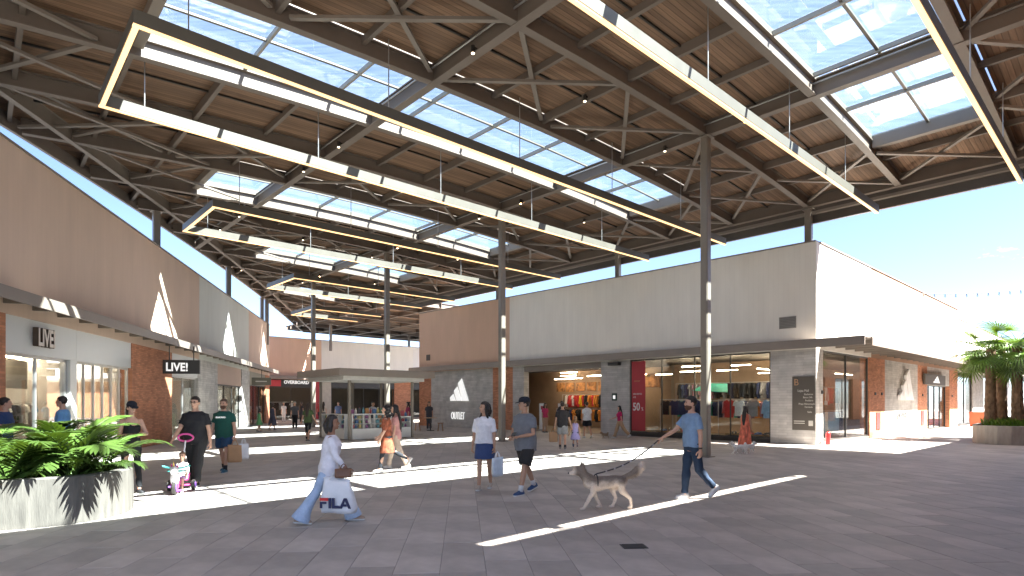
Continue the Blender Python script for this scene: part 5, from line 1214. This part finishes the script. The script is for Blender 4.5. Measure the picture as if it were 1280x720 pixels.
person('woman in a long coral and orange dress by the store window', (7.95, 19.9), 40, 1.52, True, detail=1, dress=dict(len=.80, flare=.08, drift=-.06, m=mat('coral print cloth', (.66, .17, .10), .85, .6, 10, stretch=(1, 1, .35))), legs=step, hair=('long', DK), skin=TANS, arms=((4, 10, 40, 6), (4, 8, 12, 4)))
# far figures
person('woman in an olive green top and black trousers walking away', (-8.42, 24.1), 88, 1.62, True, detail=1, top=dict(c=(.06, .095, .035), n='olive top', hem=.08), bottom=dict(k='leggings', c=BLK, n='black skinny'), legs=((8, 3), (-8, 10)), arms=((0, 18, 20, 22), (0, 18, 20, 22)), hair=('long', DBR, .3), skin=LIGHT)
person('girl in a green dress far down the left shops', (-13.75, 31.8), 60, 1.28, True, detail=1, dress=dict(len=.40, flare=.08, m=cloth('green dress', (.10, .28, .12))), legs=step, hair=('bob', DK), headscale=1.15)
person('woman in a dark slate dress far down the left shops', (-13.7, 33.4), 70, 1.62, True, detail=1, dress=dict(len=.55, flare=.08, m=cloth('slate dress', (.06, .065, .10))), legs=walk, hair=('bob', DBR))
person('person in dark clothes in front of the last left shop', (-13.2, 35.5), -80, 1.66, detail=1, top=dict(c=(.10, .10, .11), n='grey top'), bottom=dict(k='trousers', c=BLK, n='black skinny'), legs=stand, hair=('short', (.35, .33, .3)))
person('figure all in white in front of the far dark shop', (-18.6, 47.6), -70, 1.60, True, detail=1, top=dict(c=(.72, .72, .72), n='white far'), bottom=dict(k='trousers', c=(.72, .72, .72), n='white far trousers'), legs=stand, hair=('long', DBR))
person('figure in white shirt and orange shorts in front of the far dark shop', (-17.9, 48.0), -70, 1.60, True, detail=1, top=dict(c=(.72, .72, .72), n='white far'), bottom=dict(k='shorts', c=(.6, .25, .06), n='orange shorts'), legs=stand, hair=('long', DBR))
for i, (x, y, f, c, n_) in enumerate([(-7.2, 30.2, -60, (.45, .48, .55), 'pale shirt left of the kiosk till'), (-5.6, 31.5, 200, (.30, .04, .10), 'wine red top behind the kiosk'), (-4.9, 34.5, -90, (.04, .04, .05), 'black top right behind the kiosk post'), (-5.2, 36.6, -40, (.02, .02, .03), 'black jacket near the brick end pier'), (-8.0, 33.5, 20, (.10, .25, .40), 'blue top seen through the kiosk'), (-6.6, 37.5, 0, (.6, .6, .6), 'white top far behind the kiosk')]):
    person('person in a '+n_, (x, y), f, 1.66, i % 2 == 1, detail=1, top=dict(c=c, n='far %d' % i), bottom=dict(k='trousers', c=(.04, .045, .06), n='far trousers'), legs=stand, hair=('long' if i % 2 else 'short', DK), skin=LIGHT if i % 2 else TANS)
for i, (x, y, f, c, n_) in enumerate([(-16.6, 46.0, 60, (.05, .05, .06), 'black top before the far red sign'), (-15.4, 46.8, -90, (.45, .08, .08), 'red top before the far dark shop'), (-14.2, 44.0, 100, (.55, .5, .42), 'cream top on the far paving'), (-12.2, 41.0, -80, (.12, .16, .3), 'blue shirt left behind the kiosk'), (-10.6, 38.5, 30, (.5, .5, .5), 'pale grey top left behind the kiosk')]):
    person('far off person in a '+n_, (x, y), f, 1.66, i % 2 == 0, detail=1, top=dict(c=c, n='crowd %d' % i), bottom=dict(k='trousers', c=(.05, .05, .07), n='crowd trousers'), legs=step if i % 2 else stand, hair=('long' if i % 2 == 0 else 'short', DBR), skin=LIGHT)
# toddler on the tricycle
TR = Vector((-6.06, 10.62, 0)); TF = -72
tod = person('toddler with brown hair riding the toy tricycle', (TR.x+.0, TR.y+.12, 0), TF, .80, True, legs=((72, 62), (66, 50)), sit=.30, top=dict(c=(.72, .66, .62), n='toddler top', sleeve='half'), bottom=dict(k='shorts', c=(.5, .3, .5), n='toddler shorts', len=.9), hair=('short', (.13, .06, .03)), headscale=1.55, skin=LIGHT, arms=((30, 14, 62, 0), (30, 14, 62, 0)), shoe=(.5, .1, .25))
# ------------------------------------------------------------------ tricycle
tri = empty('toy_tricycle', TR, RAD(TF-90), 'pink, white and teal unicorn tricycle with a pink push handle', 'tricycle')
PK, WH, TEAL, PUR = mat('pink plastic', (.62, .07, .28), .35), mat('white plastic', (.72, .70, .72), .35), mat('teal plastic', (.10, .48, .45), .35), mat('purple plastic', (.22, .10, .45), .35)
def part(name, m, f, par=tri, smooth=True): b = MB(); f(b); return b.build(name, m, par, smooth=smooth, local=True)
def wheel(x, y, r, w):
    o = part('wheel', M_DARK, lambda b: b.tube([(x-w/2, y, r), (x-w*.3, y, r), (x+w*.3, y, r), (x+w/2, y, r)], [r*.9, r, r, r*.9], 18, round_ends=False), smooth=False)
    b = MB(); b.tube([(x-w/2-.008, y, r), (x+w/2+.008, y, r)], r*.58, 14, round_ends=False); b.build('hub', PUR, o, local=True)
wheel(0, .30, .13, .06); wheel(-.20, -.22, .10, .055); wheel(.20, -.22, .10, .055)
part('frame', PK, lambda b: (b.tube([(0, .22, .30), (0, .0, .20), (0, -.22, .14)], [.035, .04, .04], 10), b.tube([(-.18, -.22, .10), (.18, -.22, .10)], .018, 8), b.tube([(.05, .30, .13), (.05, .27, .36)], .016, 8), b.tube([(-.05, .30, .13), (-.05, .27, .36)], .016, 8)))
part('seat', WH, lambda b: (b.ell((0, -.10, .245), (.13, .16, .045), 12, 6), b.ell((0, -.24, .38), (.13, .04, .14), 12, 6)))
hd = part('unicorn_head', WH, lambda b: (b.ell((0, .30, .30), (.075, .09, .14), 12, 8), b.ell((0, .35, .44), (.07, .10, .075), 12, 8), b.ell((0, .42, .41), (.05, .06, .05), 10, 6)))
part('horn', mat('gold plastic', (.6, .4, .1), .3), lambda b: b.tube([(0, .36, .50), (0, .40, .60)], [.02, .004], 8), hd); part('mane', PUR, lambda b: (b.ell((0, .26, .47), (.03, .05, .07), 8, 6), b.ell((0, .23, .36), (.03, .05, .09), 8, 6)), hd)
for s in (-1, 1): part('ear', PK, lambda b: b.tube([(s*.045, .31, .49), (s*.055, .30, .55)], [.02, .005], 6), hd)
part('handlebar', TEAL, lambda b: (b.tube([(-.21, .20, .50), (-.1, .25, .47), (.1, .25, .47), (.21, .20, .50)], .018, 8), b.tube([(0, .25, .47), (0, .27, .36)], .02, 8)))
for s in (-1, 1): part('pedal', PUR, lambda b: b.abox(s*.06-.03 if s < 0 else .03, s*.06+.03 if s > 0 else -.03, .27+s*.04, .33+s*.04, .10+s*.04, .125+s*.04), smooth=False)
part('tray', TEAL, lambda b: (b.ell((0, .12, .40), (.17, .07, .02), 12, 5),))
part('push_pole', WH, lambda b: b.tube([(0, -.26, .18), (.0, -.36, .60), (-.02, -.44, .90)], .016, 8))
part('push_handle', PK, lambda b: b.tube([(-.02+.13*math.cos(a), -.46+.02*math.sin(a), .97+.07*math.sin(a)) for a in [j*math.pi/7 for j in range(15)]], .018, 8, round_ends=False))
part('basket', PK, lambda b: b.loft([[Vector((x*q, -.33+y*q, z)) for x, y in ((-.11, -.08), (.11, -.08), (.11, .08), (-.11, .08))] for z, q in ((.18, .8), (.30, 1.0))]), smooth=False)

# ------------------------------------------------------------------ bags, phone
def bag(name, label, cat, p, w, h, d, rz, m, hm, handle=.14, group=None, crease=.02, flare=1.0, seed=1):
    """p = the hand; the bag hangs below"""
    e = empty(name, p-Z3*(handle+h), rz, label, cat, group); r = random.Random(seed); b = MB(); rings = []; n = 20
    for i in range(9):
        f = i/8; z = h*f; ring = []
        dd = d*(1-.55*f*f)*(1 if f > .08 else .8); ww = w*(1+(flare-1)*f)*(1 if f > .08 else .94)
        for k in range(n):
            a = 2*math.pi*(k+.5)/n; ca, sa = math.cos(a), math.sin(a); x = ww/2*math.copysign(abs(ca)**.35, ca); y = dd/2*math.copysign(abs(sa)**.6, sa)
            q = noise.noise(Vector((x*5+seed, y*5, z*4)))*crease; ring.append(Vector((x+q, y+q*1.4, z+(noise.noise(Vector((x*4, seed, 1)))*crease if i == 8 else 0))))
        rings.append(ring)
    b.loft(rings); b.build('body', m, e, smooth=True, local=True)
    for s in (-1, 1):
        b = MB(); b.tube([(-w*.22, s*d*.2, h*.97), (-w*.12, s*d*.12, h+handle*.65), (0, s*.006, h+handle), (w*.12, s*d*.12, h+handle*.65), (w*.22, s*d*.2, h*.97)], .007, 6); b.build('handle', hm, e, local=True)
    return e
plas = mat('white plastic bag', (.66, .68, .72), .35, .08, 6, bump=.5, bscale=9)
fp = Vector((-2.30, 7.72, .74))
fb = bag('shopping_bag', 'large white shopping bag with dark lettering carried by the woman in flared jeans', 'bag', fp, .47, .46, .15, RAD(-6), plas, plas, .10, crease=.05, flare=.80, seed=4)
M_NAVY = mat('navy print', (.012, .016, .07), .5); M_RED = mat('red print', (.6, .03, .03), .5)
FM = wm(fb) @ Matrix.Translation((-.205, -.092, .075)) @ Matrix.Rotation(RAD(90), 4, 'X')
def glyph(polys, m, dx):
    for P in polys:
        b = MB(); b.loft([[FM @ Vector((dx+x*.155, y*.135, z)) for x, y in P] for z in (0, .012)]); b.build('lettering', m, fb)
glyph([[(0, 0), (.2, 0), (.2, .42), (.55, .42), (.55, .62), (0, .62)]], M_NAVY, 0); glyph([[(0, .72), (.72, .72), (.72, 1), (.0, 1)]], M_RED, 0)
glyph([[(0, 0), (.22, 0), (.22, 1), (0, 1)]], M_NAVY, .118); glyph([[(0, 0), (.66, 0), (.66, .26), (.22, .26), (.22, 1), (0, 1)]], M_NAVY, .165)
glyph([[(0, 0), (.24, 0), (.46, .62), (.64, 1), (.40, 1)], [(.64, 1), (.42, .98), (.70, .25), (.80, 0), (1.02, 0)], [(.30, .2), (.66, .2), (.60, .42), (.38, .42)]], M_NAVY, .262)
hbp = Vector((-2.22, 7.70, .80)); hb_ = bag('handbag', 'small brown leather handbag held with the big white bag', 'bag', hbp+Z3*.03, .20, .12, .10, RAD(10), mat('brown leather', (.13, .06, .03), .5, .2, 9), mat('brown leather', (.13, .06, .03)), .06, seed=2)
bag('shopping_bag', 'white and blue plastic bag hanging from the hand of the woman in the skirt', 'bag', Vector((-.27, 10.9, .72)), .22, .34, .12, RAD(30), mat('white blue plastic bag', (.55, .62, .70), .35, .2, 5, bump=.5, bscale=12), plas, .12, seed=7, crease=.04)
kraft = mat('kraft paper', (.40, .24, .13), .8, .1, 5)
bag('paper_bag', 'brown paper shopping bag carried by the man in green', 'bag', man_g['hand'][0]+Vector((.02, -.05, .02)), .30, .40, .14, RAD(25), kraft, kraft, .14, crease=.012, seed=9, flare=1.0)
bag('paper_bag', 'white paper shopping bag beside the brown bag of the man in green', 'bag', man_g['hand'][0]+Vector((.16, .10, .04)), .24, .36, .12, RAD(60), plas, plas, .14, crease=.012, seed=10)
bag('paper_bag', 'brown paper bag carried by the man in the dark T-shirt', 'bag', dt_['hand'][0]+Vector((-.04, 0, .02)), .30, .34, .14, RAD(5), kraft, kraft, .14, crease=.012, seed=12)
ph = empty('phone', gm['hand'][1], RAD(-118-90), 'dark smartphone in the hands of the man in grey', 'phone')
b = MB(); mid = (gm['hand'][0]+gm['hand'][1])/2
b.box(mid+Vector((-.04, -.06, .02)), Vector((.075, -.02, .01)), Vector((.03, .13, .05)), Vector((0, -.004, .01))); b.build('body', M_DARK, ph)
# ------------------------------------------------------------------ dogs
def furmat(name, back, pale, zc, soft=.10, mask=False):
    m = bpy.data.materials.new(name); m.use_nodes = True; n = m.node_tree.nodes; l = m.node_tree.links.new; p = n['Principled BSDF']; p.inputs['Roughness'].default_value = .9; p.inputs['Specular IOR Level'].default_value = .2
    t = n.new('ShaderNodeTexCoord'); sx = n.new('ShaderNodeSeparateXYZ'); l(t.outputs['Object'], sx.inputs[0])
    nz = n.new('ShaderNodeTexNoise'); nz.inputs['Scale'].default_value = 9; nz.inputs['Detail'].default_value = 8; l(t.outputs['Object'], nz.inputs['Vector'])
    ad = n.new('ShaderNodeMath'); ad.operation = 'MULTIPLY_ADD'; ad.inputs[1].default_value = .22; l(nz.outputs[0], ad.inputs[0]); l(sx.outputs[2], ad.inputs[2])
    mr = n.new('ShaderNodeMapRange'); mr.interpolation_type = 'SMOOTHSTEP'; mr.inputs[1].default_value = zc+.11-soft; mr.inputs[2].default_value = zc+.11+soft; l(ad.outputs[0], mr.inputs[0])
    fac = mr.outputs[0]
    if mask:
        def band(axis, a, b_):
            q = n.new('ShaderNodeMapRange'); q.interpolation_type = 'SMOOTHSTEP'; q.inputs[1].default_value = a; q.inputs[2].default_value = b_; l(sx.outputs[axis], q.inputs[0]); return q.outputs[0]
        def mul(x, y):
            q = n.new('ShaderNodeMath'); q.operation = 'MULTIPLY'; l(x, q.inputs[0]); l(y, q.inputs[1]); return q.outputs[0]
        fac = mul(mul(fac, band(1, .50, .43)), band(1, -.60, -.50))
    f2 = n.new('ShaderNodeTexNoise'); f2.inputs['Scale'].default_value = 70; f2.inputs['Detail'].default_value = 4; l(t.outputs['Object'], f2.inputs['Vector'])
    mx = n.new('ShaderNodeMixRGB'); mx.inputs[1].default_value = hexc(pale); mx.inputs[2].default_value = hexc(back); l(fac, mx.inputs[0])
    m2 = n.new('ShaderNodeMixRGB'); m2.blend_type = 'MULTIPLY'; m2.inputs[0].default_value = .55; l(mx.outputs[0], m2.inputs[1]); l(f2.outputs[0], m2.inputs[2]); 
    sc = n.new('ShaderNodeVectorMath'); sc.operation = 'SCALE'; sc.inputs['Scale'].default_value = 1.35; l(m2.outputs[0], sc.inputs[0]); l(sc.outputs[0], p.inputs['Base Color'])
    bp = n.new('ShaderNodeBump'); bp.inputs['Strength'].default_value = .8; bp.inputs['Distance'].default_value = .02; l(f2.outputs[0], bp.inputs['Height']); l(bp.outputs[0], p.inputs['Normal'])
    return m
FUR = []
def dog(label, loc, face, s, mats, husky=True, legphase=1):
    e = empty('dog', loc, RAD(face-90), label, 'dog', None if husky else 'two small white dogs'); b = MB()
    P = lambda x, y, z: Vector((x*s, y*s, z*s))
    T = lambda pts, r, n=12, fl=1.0: b.tube([P(*p) for p in pts], [q*s for q in r], n, fl)
    # trunk: deep chest, tucked belly (dog faces +y)
    T([(0, -.30, .45), (0, -.18, .44), (0, .0, .43), (0, .14, .41), (0, .26, .43)], [.085, .105, .108, .125, .10])
    T([(0, .22, .46), (0, .32, .53), (0, .38, .60)], [.095, .080, .070])
    T([(0, .38, .62), (0, .455, .625)], [.084, .076]); T([(0, .46, .608), (0, .535, .592), (0, .57, .588)], [.052, .040, .030])
    for sd in (-1, 1): T([(sd*.048, .37, .68), (sd*.058, .365, .775)], [.036, .009], 8)
    ph = legphase
    for sd, f in ((-1, 1), (1, -1)):
        f *= ph
        T([(sd*.075, .20, .42), (sd*.075, .19+.03*f, .27), (sd*.075, .20+.10*f, .14), (sd*.07, .20+.16*f, .035)], [.062, .042, .030, .026], 10); T([(sd*.07, .20+.16*f, .025), (sd*.07, .25+.16*f, .022)], [.026, .022], 8)
        g = -f
        T([(sd*.075, -.25, .43), (sd*.08, -.22+.06*g, .29), (sd*.078, -.32+.10*g, .165), (sd*.075, -.30+.13*g, .035)], [.080, .055, .030, .025], 10); T([(sd*.075, -.30+.13*g, .025), (sd*.075, -.25+.13*g, .022)], [.026, .022], 8)
    if husky: T([(0, -.33, .50), (0, -.44, .54), (0, -.54, .60), (0, -.62, .68), (0, -.64, .74)], [.045, .055, .062, .060, .035])
    else: T([(0, -.33, .50), (0, -.38, .60), (0, -.34, .66)], [.05, .05, .03])
    bo = grow('body', b, mats, e, .011 if husky else .012, .005 if husky else .014, 26 if husky else 38, 2)
    FUR.append((bo, mats, s, husky))
    f = MB(); f.ell(P(0, .598, .594), (.018*s, .014*s, .014*s), 8, 5); f.build('nose', M_DARK, e, smooth=True, local=True)
    for sd in (-1, 1): f = MB(); f.ell(P(sd*.036, .495, .648), (.010*s,)*3, 8, 5); f.build('eye', mat('eye', (.02, .014, .012)), e, smooth=True, local=True)
    return e
husky = dog('grey and cream husky walking on a leash', (1.42, 9.0, 0), 188, .94, furmat('husky fur', (.23, .185, .15), (.74, .63, .52), .405, .08, True))
wf_ = furmat('white dog fur', (.95, .93, .90), (.95, .93, .90), .3)
dog('small fluffy white dog standing left by the coral dress', (7.15, 18.4, 0), 170, .54, wf_, False); dog('small fluffy white dog standing right by the coral dress', (7.62, 18.75, 0), 20, .50, wf_, False, -1)
dog('tiny tan dog at the foot of the grey stone pier', (4.15, 26.1, 0), 200, .42, furmat('tan dog fur', (.35, .24, .15), (.45, .35, .25), .2), False)
hm_ = mat('harness strap', (.02, .02, .025), .6); hw = wm(husky)
b = MB(); b.tube([hw @ Vector((.113*math.cos(a), .13, .415+.118*math.sin(a))) for a in [j*math.pi/9 for j in range(19)]], .010, 6, round_ends=False); b.build('harness', hm_, husky)
ls = empty('dog_leash', dm['hand'][1], 0, 'dark braided leash between the husky and the walking man', 'leash')
p0 = hw @ Vector((0, .12, .54)); p1 = dm['hand'][1]; b = MB(); pts = [p0.lerp(p1, i/16)-Z3*.10*math.sin(math.pi*i/16) for i in range(17)]
b.tube(pts, .011, 6); b.build('cord', mat('leash cord', (.03, .03, .045), .7, .8, 40), ls)
for i in range(2, 16, 2): q = MB(); q.tube([pts[i], pts[i]+(pts[i+1]-pts[i])*.4], .0128, 6, round_ends=False); q.build('band', mat('leash band', (.4, .4, .45), .6), ls)

# ------------------------------------------------------------------ turn the grown surfaces into plain meshes
import numpy as np
dg = bpy.context.evaluated_depsgraph_get()
done = [(o, bpy.data.meshes.new_from_object(o.evaluated_get(dg)), d, sc) for o, d, sc in PENDING]
rg = np.random.default_rng(4)
WV = rg.normal(size=(14, 3)); WV /= np.linalg.norm(WV, axis=1)[:, None]; WP = rg.uniform(0, 6.28, 14); WF = np.linspace(1.0, 3.4, 14)
for o, me, d, sc in done:
    o.modifiers.clear(); nm = o.name; o.data = me; me.name = nm
    if d:
        n = len(me.vertices); co = np.empty(n*3, np.float32); no = np.empty(n*3, np.float32)
        me.vertices.foreach_get('co', co); me.vertex_normals.foreach_get('vector', no); co = co.reshape(-1, 3); no = no.reshape(-1, 3)
        q = co*sc*1.6+len(nm)*3.1
        q = q+.6*np.sin(q[:, [1, 2, 0]]*.7)
        h = sum(np.sin((q @ WV[i])*WF[i]+WP[i])/WF[i]**.6 for i in range(14))*.22
        me.vertices.foreach_set('co', (co+no*(h*d)[:, None]).astype(np.float32).ravel())
    me.polygons.foreach_set('use_smooth', [True]*len(me.polygons)); me.update()

# short coats of fur on the dogs
for bo, m, sc, hus in FUR:
    me = bo.data; r = random.Random(8); b = MB(); n = len(me.vertices)
    for _ in range(9000 if hus else 5000):
        v = me.vertices[r.randrange(n)]; p = v.co.copy(); nn = v.normal.copy(); z = p.z/sc
        ln = (.030 if z > .28 else .012)*r.uniform(.6, 1.3)*(sc if hus else .75)
        if hus and p.y/sc < -.42: ln *= 1.5
        if hus and p.y/sc > .42: ln *= .35
        d = (nn*(.45 if hus else .9)+Vector((r.uniform(-.3, .3), -.8 if hus else r.uniform(-.5, .3), -.45))).normalized()
        sd = d.cross(nn)
        if sd.length < .01: continue
        sd = sd.normalized()*.0022; b.add([p-sd-nn*.002, p+sd-nn*.002, p+d*ln], [(0, 1, 2)])
    o = b.build('fur', m, bo.parent, local=True); o['kind'] = 'stuff'
